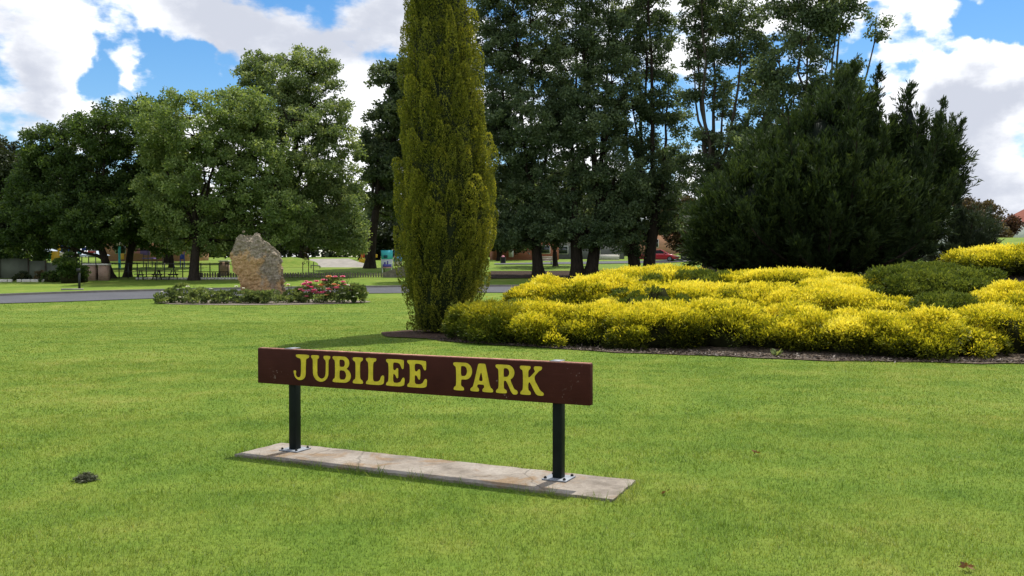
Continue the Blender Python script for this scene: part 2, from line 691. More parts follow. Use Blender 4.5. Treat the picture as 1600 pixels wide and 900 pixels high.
def disc(cx, cy, rx, ry, off, jag=.12, nr=6, na=48):
    th = np.linspace(0, 2 * np.pi, na, endpoint=False)
    k = 1 + jag * (np.sin(3 * th + 1) + .6 * np.sin(7 * th) + .4 * np.sin(11 * th + 2)) / 2
    r = np.linspace(0.001, 1, nr)[:, None]
    x = cx + rx * k * np.cos(th) * r
    y = cy + ry * k * np.sin(th) * r
    V = np.stack([x, y, gz(x, y) + off], -1)
    f = []
    for a in range(nr - 1):
        for b in range(na):
            c = (b + 1) % na
            f.append((a * na + b, (a + 1) * na + b, (a + 1) * na + c, a * na + c))
    return MB().add(V, f)


CYP = Vector((-1.86, 23.4, 0))
structure(disc(CYP.x, CYP.y - .5, 1.55, 1.5, .024, .10).obj('soil_ring', M['soil'], smooth_shade=True))
ROSE = (-11.9, 42.6)
structure(disc(ROSE[0], ROSE[1], 5.0, 2.7, .02, .05).obj('rose_bed', M['gravel'], smooth_shade=True))
# mulch bank under the poplars
bk = np.linspace(-2, 40, 40)
structure(sheet(np.stack([bk, 73.5 + .4 * np.sin(bk)], 1), np.stack([bk, np.interp(bk, [-2, 6, 14, 40], [84, 84.5, 90, 92])], 1), .05, 10).obj('mulch_bank', M['bank'], smooth_shade=True))
# street beyond the trees, where the car stands
stx = np.linspace(-2, 110, 60)
structure(sheet(np.stack([stx, np.interp(stx, [-2, 8, 20, 110], [100, 101, 107, 130])], 1), np.stack([stx, np.interp(stx, [-2, 8, 20, 110], [103, 109, 118, 140])], 1), .06, 6).obj('street', M['asphalt'], smooth_shade=True))

# ------------------------------------------------------------------ the park sign
SLAB_Z = .020
pl = on_plane(461, 703, SLAB_Z)
pr = on_plane(873, 748, SLAB_Z)
tv = (pr - pl)
tv.z = 0
tv.normalize()
nv = Vector((tv.y, -tv.x, 0))                 # towards the viewer
SRZ = math.atan2(tv.y, tv.x)
AX = [tuple(tv), tuple(-nv), (0, 0, 1)]
sign_c = (pl + pr) / 2
sign = thing('park_sign', 'long brown timber board on two dark posts, routed yellow letters reading JUBILEE PARK', 'sign', (sign_c.x, sign_c.y, SLAB_Z))

M['sign'] = None


def sign_paint():
    m, t, out = mat_base('brown_sign_paint')
    pos = geo_pos(t)
    f = noise(t, 5, 6, .6, pos)
    col = ramp(t, f, [(.3, (.040, .0115, .009)), (.7, (.058, .017, .0125))])
    mpn = t.nodes.new('ShaderNodeMapping')
    mpn.inputs['Scale'].default_value = (6, 6, 60)
    mpn.inputs['Rotation'].default_value = (0, 0, 0)
    t.links.new(pos, mpn.inputs['Vector'])
    grain = noise(t, 1, 6, .6, mpn.outputs['Vector'])
    sc = noise(t, 38, 3, .6, pos)
    wear = math_node(t, 'MULTIPLY', smooth(t, sc, .64, .70), smooth(t, noise(t, 3.1, 2, .5, pos), .54, .62))
    col = mixc(t, wear, col, (.26, .19, .17))
    principled(t, out, col, .7, .08, bump(t, grain, .6, .004))
    return m


M['sign'] = sign_paint()
M['sign_top'] = plain('worn_board_edge', (.36, .17, .13), .8, .2, .5, 14)
M['letter'] = plain('yellow_letter_paint', (.60, .485, .040), .6, .15, .16, 18)

TH = .062                                       # board thickness
POST = .076
plane_o = pl + nv * (POST / 2 + TH)           # a point of the board's front plane


def board_pt(px, py):
    d = ray(px, py)
    o = Vector((0, 0, EYE))
    k = (plane_o - o).dot(nv) / d.dot(nv)
    p = o + d * k
    return (p - plane_o).dot(tv), p.z


u0, zt0 = board_pt(402.5, 545.5)
_, zb0 = board_pt(404, 600)
u1, zt1 = board_pt(922, 566)
_, zb1 = board_pt(922, 632)
ZT, ZB = (zt0 + zt1) / 2, (zb0 + zb1) / 2


def sp(u, depth, z):
    """u along the board, depth behind its front face"""
    p = plane_o + tv * u - nv * depth
    return (p.x, p.y, z)


b = MB().box(sp((u0 + u1) / 2, TH / 2, (ZT + ZB) / 2 - .002), (u1 - u0, TH, ZT - ZB - .004), ax=AX)
board = b.obj('board', M['sign'], sign, bevel=.005)
MB().box(sp((u0 + u1) / 2, TH / 2, ZT - .001), (u1 - u0 - .012, TH - .012, .006), ax=AX).obj('board_edge', M['sign_top'], board)

for bp in (pl, pr):
    up = (bp - plane_o).dot(tv)
    dp = TH + POST / 2
    po = MB().box(sp(up, dp, (SLAB_Z + ZT - .012) / 2), (POST, POST, ZT - .012 - SLAB_Z), ax=AX).obj('post', M['post'], sign, bevel=.006)
    MB().box(sp(up, dp - .028, ZT + .004), (POST + .006, POST + .04, .005), ax=AX).obj('post_cap', M['galv'], po)
    pm = MB().box(sp(up, dp, SLAB_Z + .007), (.20, .20, .010), ax=AX)
    plate = pm.obj('base_plate', M['galv'], sign, bevel=.002)
    for sx in (-1, 1):
        for sy in (-1, 1):
            c = sp(up + sx * .078, dp + sy * .078, SLAB_Z + .012)
            MB().tube([c, (c[0], c[1], c[2] + .012)], .012, 6).tube([(c[0], c[1], c[2] + .012), (c[0], c[1], c[2] + .018)], .006, 6).obj('bolt', M['black'], plate)


def arc(cx, cy, rx, ry, a0, a1, n=10):
    return [(cx + rx * math.cos(R(a0 + (a1 - a0) * k / n)), cy + ry * math.sin(R(a0 + (a1 - a0) * k / n))) for k in range(n + 1)]


# letter outlines in a box of height 1: bracketed slab-serif capitals with rounded ends
def serif_stem(x0, x1, s0, s1, top=True, bot=True):
    """left and right sides of a stem x0..x1 with serifs reaching s0..s1"""
    return None


H = 1.0
LET = {}
LET['I'] = (.56, [[(0.02, 1), (.54, 1), (.56, .93), (.52, .87), (.40, .82), (.39, .5), (.40, .18), (.53, .13), (.56, .06), (.54, 0), (.02, 0), (0, .06), (.04, .13), (.15, .18), (.16, .5), (.15, .82), (.04, .87), (0, .93)]])
LET['J'] = (.86, [[(.20, 1), (.84, 1), (.86, .93), (.82, .87), (.70, .84), (.685, .5), (.68, .28)] + arc(.39, .24, .29, .25, 0, -180, 12)[1:] +
                  [(.06, .33), (.13, .37), (.20, .33), (.18, .25)] + arc(.31, .21, .13, .12, 190, 350, 6) + [(.45, .4), (.455, .6), (.44, .84), (.26, .87), (.19, .93)]])
LET['U'] = (1.0, [[(.02, 1), (.40, 1), (.42, .94), (.39, .88), (.32, .85), (.32, .4)] + arc(.54, .32, .22, .22, 180, 345, 10) +
                  [(.77, .5), (.77, .82), (.68, .87), (.65, .94), (.68, 1), (.97, 1), (1, .94), (.97, .88), (.90, .84), (.90, .36)] + arc(.50, .33, .40, .35, 0, -180, 14)[1:] +
                  [(.095, .5), (.095, .84), (.03, .88), (0, .94)]])
LET['B'] = (.98, [[(.02, 1), (.55, 1)] + arc(.60, .755, .30, .245, 80, -62, 10) + [(.78, .52)] + arc(.62, .27, .36, .27, 55, -88, 12) +
                  [(.02, 0), (0, .06), (.04, .12), (.13, .16), (.14, .5), (.13, .84), (.04, .88), (0, .94)],
                 [(.37, .88), (.52, .88)] + arc(.54, .74, .13, .14, 80, -80, 8) + [(.37, .60)],
                 [(.37, .47), (.54, .47)] + arc(.57, .29, .16, .175, 80, -85, 8) + [(.37, .115)]])
LET['L'] = (.98, [[(.02, 1), (.55, 1), (.57, .94), (.53, .88), (.40, .84), (.38, .5), (.38, .13), (.60, .12)] + [(.74, .17), (.82, .32), (.88, .37), (.96, .36), (.98, .30), (.95, .0), (.02, 0), (0, .06), (.04, .12), (.13, .17), (.145, .5), (.13, .84), (.04, .88), (0, .94)]])
LET['E'] = (1.0, [[(.02, 1), (.93, 1), (.96, .92), (.95, .68), (.90, .64), (.84, .68), (.76, .83), (.62, .88), (.38, .88), (.38, .60), (.50, .585), (.56, .66), (.62, .68), (.66, .64), (.66, .34), (.62, .29), (.56, .32), (.50, .43), (.38, .46), (.38, .13), (.62, .12),
                   (.78, .17), (.86, .29), (.92, .34), (.98, .32), (1.0, .26), (.97, 0), (.02, 0), (0, .06), (.04, .12), (.13, .17), (.145, .5), (.13, .84), (.04, .88), (0, .94)]])
LET['P'] = (.98, [[(.02, 1), (.55, 1)] + arc(.60, .70, .36, .30, 80, -85, 14) + [(.45, .40), (.40, .38), (.39, .17), (.51, .12), (.55, .06), (.53, 0), (.04, 0), (.02, .06), (.06, .12), (.15, .17), (.155, .5), (.14, .84), (.04, .88), (0, .94)],
                 [(.39, .88), (.52, .88)] + arc(.54, .70, .17, .18, 80, -85, 8) + [(.39, .52)]])
LET['A'] = (1.08, [[(.40, 1), (.68, 1), (.72, .96), (.93, .17), (1.03, .13), (1.08, .06), (1.05, 0), (.60, 0), (.57, .06), (.60, .12), (.67, .16), (.645, .26), (.35, .26), (.31, .17), (.39, .12), (.42, .06), (.39, 0), (.03, 0), (0, .06), (.04, .12), (.14, .17), (.36, .92)],
                  [(.495, .68), (.53, .68), (.61, .38), (.39, .38)]])
LET['R'] = (1.08, [[(.02, 1), (.53, 1)] + arc(.58, .735, .33, .265, 80, -50, 11) + [(.70, .49), (.90, .16), (1.0, .14), (1.06, .10), (1.07, .03), (1.0, -.02), (.86, -.02), (.76, .06), (.53, .44), (.40, .45), (.395, .17), (.51, .12), (.55, .06), (.53, 0), (.04, 0), (.02, .06), (.06, .12), (.15, .17), (.155, .5), (.14, .84), (.04, .88), (0, .94)],
                 [(.39, .88), (.51, .88)] + arc(.52, .73, .15, .15, 80, -85, 8) + [(.39, .57)]])
LET['K'] = (1.10, [[(.02, 1), (.48, 1), (.50, .94), (.46, .88), (.39, .84), (.385, .55), (.72, .83), (.66, .88), (.64, .94), (.67, 1), (1.0, 1), (1.02, .94), (.98, .88), (.86, .83), (.62, .60), (.94, .16), (1.06, .12), (1.10, .06), (1.07, 0), (.84, 0), (.72, .06), (.46, .46), (.385, .40), (.385, .17), (.48, .12), (.51, .06), (.49, 0), (.04, 0), (.02, .06), (.06, .12), (.14, .17), (.15, .5), (.14, .84), (.04, .88), (0, .94)]])


def chaikin(P, n=1):
    for _ in range(n):
        Q = []
        for k in range(len(P)):
            a, b_ = P[k], P[(k + 1) % len(P)]
            Q += [(a[0] * .8 + b_[0] * .2, a[1] * .8 + b_[1] * .2), (a[0] * .2 + b_[0] * .8, a[1] * .2 + b_[1] * .8)]
        P = Q
    return P


BH = ZT - ZB
Z0, Z1 = ZB + .165 * BH, ZB + .875 * BH
EXT = [('J', 457, 483.5), ('U', 486.5, 516.5), ('B', 520, 548.5), ('I', 551.5, 567.5), ('L', 572, 600.5), ('E', 603.5, 632.5), ('E', 636.5, 667.5),
       ('P', 708.5, 738.5), ('A', 735, 771), ('R', 774.5, 809.5), ('K', 812.5, 850)]
for ch, xa, xb in EXT:
    ua, ub = board_pt(xa, 585)[0], board_pt(xb, 595)[0]
    w, loops = LET[ch]
    mb = MB()
    loops = [chaikin(l, 2) for l in loops]
    flat = [p for l in loops for p in l]
    tri = tessellate_polygon([[Vector((p[0], p[1], 0)) for p in l] for l in loops])
    lift = .004

    def to3(p, dpt):
        return sp(ua + (ub - ua) * p[0] / w, dpt, Z0 + (Z1 - Z0) * p[1])
    mb.add([to3(p, -lift) for p in flat], [tuple(t) for t in tri])
    for l in loops:
        n = len(l)
        mb.add([to3(p, -lift) for p in l] + [to3(p, .001) for p in l], [(k, (k + 1) % n, (k + 1) % n + n, k + n) for k in range(n)])
    mb.obj('letter', M['letter'], board)['label'] = 'yellow letter ' + ch
# ------------------------------------------------------------------ slab under the sign
corners = [on_plane(366, 708, .03), on_plane(958, 778, .03), on_plane(993, 748, .03), on_plane(440, 690, .03)]


def slab_material():
    m, t, out = mat_base('weathered_slab')
    pos = geo_pos(t)
    a = noise(t, 2.2, 6, .65, pos)
    f = noise(t, 30, 5, .7, pos)
    col = ramp(t, a, [(.30, (.115, .098, .078)), (.48, (.235, .205, .170)), (.70, (.31, .28, .24))])
    rust = smooth(t, noise(t, 2.3, 6, .7, pos, .8), .50, .64)
    col = mixc(t, math_node(t, 'MULTIPLY', rust, .7), col, (.20, .125, .06))
    col = mixc(t, .5, col, ramp(t, f, [(.3, (.55, .52, .5)), (.6, (1.05, 1.05, 1.05))]), 'MULTIPLY')
    vo = t.nodes.new('ShaderNodeTexVoronoi')
    vo.feature = 'DISTANCE_TO_EDGE'
    vo.inputs['Scale'].default_value = .85
    mv = t.nodes.new('ShaderNodeVectorMath')
    mv.operation = 'MULTIPLY_ADD'
    nw = t.nodes.new('ShaderNodeTexNoise')
    nw.inputs['Scale'].default_value = 6
    nw.inputs['Detail'].default_value = 5
    t.links.new(pos, nw.inputs['Vector'])
    t.links.new(nw.outputs['Color'], mv.inputs[0])
    mv.inputs[1].default_value = (.16, .16, .16)
    t.links.new(pos, mv.inputs[2])
    t.links.new(mv.outputs[0], vo.inputs['Vector'])
    crack = smooth(t, vo.outputs['Distance'], .010, .002)
    col = mixc(t, math_node(t, 'MULTIPLY', crack, .45), col, (.05, .045, .035))
    principled(t, out, col, .92, .15, bump(t, f, .6, .008))
    return m


M['slab'] = slab_material()
sl = MB()
c4 = [Vector(c) for c in corners]
NS = 40
top, bot = [], []
ring = []
for k in range(4):
    a, b_ = c4[k], c4[(k + 1) % 4]
    n = NS if k in (0, 2) else 8
    for s_ in range(n):
        p = a.lerp(b_, s_ / n)
        e = (b_ - a).normalized()
        w_ = (.006 * math.sin(s_ * 1.7 + k) + .005 * math.sin(s_ * 4.1)) * min(1, s_, n - s_)
        ring.append((p.x - e.y * w_, p.y + e.x * w_))
n = len(ring)
cx = sum(p[0] for p in ring) / n
cy = sum(p[1] for p in ring) / n
tri = tessellate_polygon([[Vector((p[0], p[1], 0)) for p in ring]])
sl.add([(p[0], p[1], SLAB_Z) for p in ring], [tuple(t) for t in tri])
sl.add([(p[0], p[1], SLAB_Z) for p in ring] + [(p[0], p[1], -.1) for p in ring], [(k, (k + 1) % n, (k + 1) % n + n, k + n) for k in range(n)])
tag(sl.obj('concrete_slab', M['slab'], origin=(cx, cy, 0)), 'narrow weathered concrete footing slab set in the lawn under the sign posts', 'slab')


def in_slab(x, y, m=0.0):
    inside = np.ones(len(x), bool)
    for k in range(4):
        a, b_ = c4[k], c4[(k + 1) % 4]
        e = Vector((b_.x - a.x, b_.y - a.y)).normalized()
        inside &= (e.x * (y - a.y) - e.y * (x - a.x)) > -m
    return inside


# ------------------------------------------------------------------ lawn blades
def lawn_blades():
    mb = MB()
    for d0, d1, dens_, hgt, wd in ((2.6, 6.5, 8000, .026, .0048), (6.5, 10, 4800, .024, .0065), (10, 16, 2100, .021, .011), (16, 28, 700, .020, .020), (28, 47, 170, .022, .036)):
        half = .66 * d1 + 3.0
        n = int(2 * half * (d1 - d0) * dens_)
        y = rng.uniform(d0, d1, n)
        x = rng.uniform(-half, half, n)
        k_ = np.abs(x) < .66 * y + 3.0
        x, y = x[k_], y[k_]
        n = len(x)
        keep = ~in_slab(x, y)
        keep &= ~((x > -2) & (y > yfront(x) + .02 + .10 * np.sin(x * 6.3) + rng.normal(0, .05, n)))
        keep &= (((x - CYP.x) / 1.5) ** 2 + ((y - CYP.y + .5) / 1.45) ** 2) > 1
        keep &= (((x - ROSE[0]) / 4.95) ** 2 + ((y - ROSE[1]) / 2.65) ** 2) > 1
        rn = np.interp(x, road_n[:, 0], road_n[:, 1])
        keep &= y < rn
        x, y = x[keep], y[keep]
        n = len(x)
        z = gz(x, y)
        a = rng.uniform(0, 2 * np.pi, n)
        lean = rng.uniform(.25, 1.42, n)
        la = a + rng.normal(0, .9, n) + np.pi / 2
        # taller where the mower misses: against the slab
        near = in_slab(x, y, .11) & (np.sin(x * 9.1) + np.sin(x * 23.7 + 1) + rng.normal(0, .6, n) > -.5)
        h = hgt * rng.uniform(.45, 1.25, n) * np.where(near, rng.uniform(1.6, 3.6, n), 1)
        h *= .8 + .5 * (np.sin(x * 1.9 + np.sin(y * 1.3) * 2) * np.sin(y * 1.7 + 1.2 * np.sin(x * .8)) * .5 + .5)
        h *= .75 + .55 * (np.sin(x * 23 + 3 * np.sin(y * 7)) * np.sin(y * 19 + 2.5 * np.sin(x * 11)) > .25)
        w = wd * rng.uniform(.6, 1.2, n)
        dx, dy = np.cos(a) * w / 2, np.sin(a) * w / 2
        tip = np.stack([x + np.cos(la) * np.sin(lean) * h, y + np.sin(la) * np.sin(lean) * h, z + np.cos(lean) * h * .9 + .004], 1)
        b0 = np.stack([x - dx, y - dy, z - .004], 1)
        b1 = np.stack([x + dx, y + dy, z - .004], 1)
        V = np.stack([b0, b1, tip], 1).reshape(-1, 3)
        mb.add(V, np.arange(3 * n).reshape(-1, 3), np.repeat(rng.random(n), 3))
    o = mb.obj('grass', M['blade'])
    o['kind'] = 'stuff'
    tag(o, 'short mown green grass of the park lawn', 'grass')


lawn_blades()


def chips():
    n = 9000
    x = rng.uniform(-1.8, 22, n)
    y = yfront(x) - .1 + np.abs(rng.normal(0, .45, n))
    z = gz(x, y) + .03
    return x, y, z


def cards(P, Nn, L_, W_, rnd, up=None, fold=0.0):
    """one rhombic leaf per point: Nn is the direction the leaf points"""
    n = len(P)
    Nn = Nn / (np.linalg.norm(Nn, axis=1, keepdims=True) + 1e-9)
    rv = rng.normal(size=(n, 3))
    A = np.cross(Nn, rv)
    A /= np.linalg.norm(A, axis=1, keepdims=True) + 1e-9
    L_ = np.broadcast_to(L_, (n,))[:, None]
    W_ = np.broadcast_to(W_, (n,))[:, None]
    V = np.stack([P, P + Nn * L_ * .5 + A * W_ * .5, P + Nn * L_, P + Nn * L_ * .5 - A * W_ * .5], 1).reshape(-1, 3)
    return V, np.arange(4 * n).reshape(-1, 4), np.repeat(rnd, 4)


x, y, z = chips()
n = len(x)
d = rng.normal(size=(n, 3)) * np.array([1, 1, .35])
mb = MB().add(*cards(np.stack([x, y, z], 1), d, rng.uniform(.03, .10, n), rng.uniform(.012, .035, n), rng.random(n)))
o = mb.obj('bark_chips', M['chip'])
o['kind'] = 'stuff'
tag(o, 'bark chips strewn along the front of the golden shrub bed', 'bark chips')


# ------------------------------------------------------------------ foliage
def unit(n):
    v = rng.normal(size=(n, 3))
    return v / np.linalg.norm(v, axis=1, keepdims=True)


def core_hull(mb, c, r, seg=10, lump=.12, zmin=None):
    """lumpy closed shell for the twiggy inside, painted dark as its shade"""
    u = np.linspace(0, 2 * np.pi, seg * 2, endpoint=False)
    v = np.linspace(0.02, np.pi - .02, seg)
    U, Vv = np.meshgrid(u, v)
    k = 1 + lump * (np.sin(3 * U + c[0] * 7) * np.sin(4 * Vv) + .6 * np.sin(5 * U + 2) * np.sin(7 * Vv + c[1]))
    P = np.stack([c[0] + r[0] * k * np.cos(U) * np.sin(Vv), c[1] + r[1] * k * np.sin(U) * np.sin(Vv), c[2] + r[2] * k * np.cos(Vv)], -1)
    if zmin is not None:
        P[..., 2] = np.maximum(P[..., 2], zmin)
    m_ = seg * 2
    f = [(a * m_ + b_, a * m_ + (b_ + 1) % m_, (a + 1) * m_ + (b_ + 1) % m_, (a + 1) * m_ + b_) for a in range(seg - 1) for b_ in range(m_)]
    mb.add(P, f, .02)


def tree(name, label, base, D, lobes, leaf, bark, trunk_px=14, leaf_size=.2, dens=1.0, group=None, fork=.35, upright=0.0, per=125, clump=.62, stems=1, cat='tree', twig=True):
    """lobes: (px, py, rx, ry[, depth offset]) as seen; built at their real depth"""
    b0 = Vector(base)
    t = thing(name, label, cat, b0, group)
    k = D / F
    cr, tr = MB(), MB()
    L3 = []
    for lb in lobes:
        off = lb[4] if len(lb) > 4 else rng.uniform(-1, 1) * lb[2] * k * .5
        c = at(lb[0], lb[1], D + off)
        L3.append((np.array(c), np.array([lb[2] * k, lb[2] * k * .85, lb[3] * k])))
    top = max(c[2] for c, r in L3)
    rt = trunk_px * k / 2
    fz = b0.z + fork * (top - b0.z)
    # trunks
    mean = np.mean([c for c, r in L3], axis=0)
    heads = []
    for s_ in range(stems):
        sx = (s_ - (stems - 1) / 2) * rt * 1.5
        p0 = np.array([b0.x + sx, b0.y, b0.z - .15])
        hx = b0.x + sx * 2.2 + (mean[0] - b0.x) * .25
        p2 = np.array([hx, b0.y + (mean[1] - b0.y) * .3, fz])
        ts = np.linspace(0, 1, 7)[:, None]
        pts = p0 * (1 - ts) + p2 * ts + np.sin(ts * np.pi) * np.array([rng.normal(0, .12), rng.normal(0, .12), 0]) * (fz - b0.z) * .15
        rr = np.interp(ts[:, 0], [0, .08, .3, 1], [1.5, 1.08, .95, .72]) * rt * (1 if stems == 1 else .75)
        tr.tube(pts, rr, 9)
        heads.append((p2, rt * .7))
    limbs = []
    for c, r in L3:
        p2, rh = heads[rng.integers(len(heads))]
        e = c + np.array([0, 0, r[2] * (.55 if not upright else .8)])
        st = np.array(p2)
        if c[2] < fz:
            zz = max(b0.z + .55 * (fz - b0.z), c[2] - r[2])
            st = np.array([b0.x * .6 + p2[0] * .4, b0.y, zz])
        n = 9
        ts = np.linspace(0, 1, n)[:, None]
        ctrl = st * .55 + e * .45 + np.array([0, 0, .12 if not upright else -.05 * upright]) * np.linalg.norm(e - st)
        if upright:
            ctrl = np.array([e[0] * .75 + st[0] * .25, e[1] * .75 + st[1] * .25, st[2] + (e[2] - st[2]) * .3])
        pts = (1 - ts) ** 2 * st + 2 * ts * (1 - ts) * ctrl + ts ** 2 * e
        pts[1:-1] += rng.normal(0, .12, (n - 2, 3))
        tr.tube(pts, np.linspace(rh * (.62 if not upright else .5), .03, n), 6, cap=False)
        limbs.append(pts)
    allp = np.concatenate(limbs)
    P_all, D_all, R_all, S_all = [], [], [], []
    for (c, r), lm in zip(L3, limbs):
        area = r[0] * r[2] + r[0] * r[1] * .5
        nc = max(4, int(area * 3.9 * dens / (clump / .62) ** 2))
        dirs = unit(nc)
        rad = rng.uniform(.12, 1, nc) ** (1 / 2.2)
        C = c + dirs * rad[:, None] * r
        if twig:
            for q_ in C[::3]:
                dd = np.linalg.norm(allp - q_, axis=1) + np.maximum(0, allp[:, 2] - q_[2]) * 2
                a = allp[np.argmin(dd)]
                mid_ = (a + q_) / 2 + np.array([0, 0, -.1 if not upright else -.35]) * np.linalg.norm(q_ - a) * .3 + rng.normal(0, .08, 3)
                tr.tube([a, mid_, q_], [.05, .035, .014], 4, cap=False)
        sz = rng.uniform(.65, 1.35, nc) * clump
        m_ = np.maximum(8, (per * (sz / clump) ** 2 * rng.uniform(.7, 1.2, nc)).astype(int))
        idx = np.repeat(np.arange(nc), m_)
        n = len(idx)
        off = unit(n) * (rng.random(n) ** .55)[:, None] * sz[idx][:, None] * np.array([1, 1, .72])
        P = C[idx] + off
        out = (C - c) / r
        Dr = unit(n) * 1.0 + off * .5 + out[idx] * .35 + np.array([0, 0, -.15])
        shade = rng.normal(.5, .16, n) + (rng.normal(0, .16, nc))[idx]
        P_all.append(P)
        D_all.append(Dr)
        R_all.append(np.clip(shade, 0, 1))
        S_all.append(leaf_size * rng.uniform(.65, 1.3, n))
    P = np.concatenate(P_all)
    sz = np.concatenate(S_all)
    cr.add(*cards(P, np.concatenate(D_all), sz, sz * .70, np.concatenate(R_all)))
    tr.obj('trunk', bark, t, smooth_shade=True)
    cr.obj('crown', leaf, t)
    return t


LF = {}
LF['dark'] = leaf_mat('leaves_dark', [(0, (0.0228, 0.0455, 0.0127)), (0.5, (0.0531, 0.0961, 0.0228)), (1, (0.1139, 0.1707, 0.043))], .45)
LF['plane'] = leaf_mat('leaves_plane', [(0, (0.0633, 0.1086, 0.0293)), (0.5, (0.1547, 0.2277, 0.0653)), (1, (0.334, 0.4115, 0.1462))], .45, spec=.35)
LF['tall'] = leaf_mat('leaves_tall', [(0, (0.0559, 0.0947, 0.0306)), (0.5, (0.1381, 0.1989, 0.0675)), (1, (0.304, 0.3668, 0.145))], .45, spec=.35)
LF['elm'] = leaf_mat('leaves_olive', [(0, (0.0356, 0.0616, 0.0275)), (0.5, (0.0842, 0.1264, 0.0551)), (1, (0.1863, 0.2349, 0.1166))], .45, spec=.3)
LF['poplar'] = leaf_mat('leaves_grey_green', [(0, (0.0349, 0.0594, 0.028)), (0.5, (0.0874, 0.1328, 0.0612)), (1, (0.2009, 0.2586, 0.1292))], .45, spec=.3)
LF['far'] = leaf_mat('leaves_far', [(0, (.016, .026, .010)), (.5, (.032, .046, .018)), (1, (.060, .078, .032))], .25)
LF['brown'] = leaf_mat('leaves_bronze', [(0, (.035, .030, .014)), (.5, (.085, .066, .030)), (1, (.16, .115, .055))], .25)
LF['plum'] = leaf_mat('leaves_plum', [(0, (.035, .018, .012)), (.5, (.085, .042, .026)), (1, (.14, .075, .045))], .25)
LF['bush'] = leaf_mat('leaves_bush', [(0, (.015, .035, .008)), (.5, (.045, .085, .016)), (1, (.13, .17, .04))], .3)
LF['rose'] = leaf_mat('leaves_rose', [(0, (.050, .080, .028)), (.5, (.135, .185, .065)), (1, (.30, .36, .14))], .45)

GT = 'big park trees on the left'
tree('park_tree', 'dark broad tree with two-forked trunk beside the brick piers, left of the rock', ground_at(174, 74), 74,
     [(150, 255, 80, 75), (90, 300, 70, 80), (165, 200, 62, 42), (75, 235, 48, 45), (130, 340, 90, 45), (45, 340, 60, 50), (185, 330, 60, 55), (30, 390, 50, 22)], LF['dark'], M['bark'], 14, .205, 1.7, GT, .22, stems=1)
tree('park_tree', 'dark tree whose single trunk stands right of the forked trunk by the piers', ground_at(199, 76), 76,
     [(235, 225, 55, 58), (215, 320, 62, 62), (225, 180, 45, 30), (245, 370, 50, 32), (250, 270, 50, 50)], LF['dark'], M['bark'], 12, .205, 1.6, GT, .25)
tree('park_tree', 'dull dark tree at the left edge of the view behind the olive fence', ground_at(-18, 84), 84,
     [(10, 265, 62, 58), (20, 340, 62, 55), (-50, 300, 60, 80), (45, 300, 40, 50), (-10, 390, 60, 26)], LF['far'], M['bark'], 16, .28, 1.6, GT, .25)
tree('park_tree', 'wide mid green tree with a thick trunk just left of the standing rock', ground_at(303, 71), 71,
     [(300, 195, 78, 56), (250, 285, 42, 62), (325, 285, 88, 80), (395, 255, 62, 86), (330, 365, 82, 36), (375, 175, 52, 44), (265, 345, 45, 35), (420, 335, 62, 50), (255, 220, 40, 45)], LF['plane'], M['bark'], 16, .195, 1.8, GT, .25)
tree('park_tree', 'tallest left tree with pale spreading leaves rising behind the standing rock', ground_at(418, 77), 77,
     [(452, 118, 72, 44), (425, 165, 70, 55), (495, 175, 55, 55), (450, 225, 92, 62), (515, 240, 52, 55), (480, 310, 82, 52), (535, 340, 42, 38), (545, 386, 30, 14), (395, 105, 38, 26), (500, 110, 38, 34), (470, 360, 70, 30), (555, 372, 26, 26), (525, 290, 48, 40)],
     LF['tall'], M['bark'], 14, .20, 1.45, GT, .3)
tree('park_tree', 'olive tree with layered boughs showing at the left side of the cypress', ground_at(578, 90), 90,
     [(618, 122, 44, 30), (600, 205, 40, 36), (625, 175, 40, 34), (625, 265, 52, 42), (590, 270, 26, 28), (612, 315, 46, 28), (570, 232, 22, 20), (650, 220, 50, 60), (660, 120, 50, 50)], LF['elm'], M['bark'], 16, .27, 1.5, 'big park trees on the left', .3)

GP = 'tall poplars behind the golden shrubs'
KW = dict(upright=1, per=125, group=GP, leaf_size=.205)
tree('poplar_tree', 'tall grey green poplar with a leaning dark trunk nearest the cypress', ground_at(842, 77), 77,
     [(775, 130, 50, 95), (830, 60, 62, 95), (815, 200, 78, 70), (855, 290, 66, 55), (800, 310, 52, 62), (800, -60, 70, 80), (868, 160, 40, 60), (780, 250, 50, 60), (850, 355, 70, 34), (790, 365, 50, 26), (770, 30, 40, 50)], LF['poplar'], M['bark'], 17, dens=1.8, fork=.22, **KW)
tree('poplar_tree', 'tall poplar on a doubled thick trunk, second from the cypress', ground_at(912, 76), 76,
     [(900, 95, 48, 100), (955, 140, 46, 60), (930, 225, 56, 60), (915, 310, 66, 52), (905, -50, 60, 80), (950, 50, 45, 70), (968, 290, 42, 50), (890, 200, 42, 60), (910, 365, 60, 24), (960, 355, 42, 34)], LF['poplar'], M['bark'], 26, dens=1.7, fork=.25, stems=2, **KW)
tree('poplar_tree', 'tall dark poplar standing left of the red car, foliage down to its foot', ground_at(1003, 78), 78,
     [(1015, 70, 44, 105), (985, 190, 40, 60), (1025, 265, 46, 52), (992, 345, 40, 46), (1012, -70, 48, 80), (1045, 170, 32, 60), (985, 310, 46, 55), (992, 380, 20, 24), (1035, 300, 40, 46), (1042, 348, 24, 20), (975, 60, 34, 60)], LF['poplar'], M['bark'], 26, dens=1.7, fork=.2, stems=2, **KW)
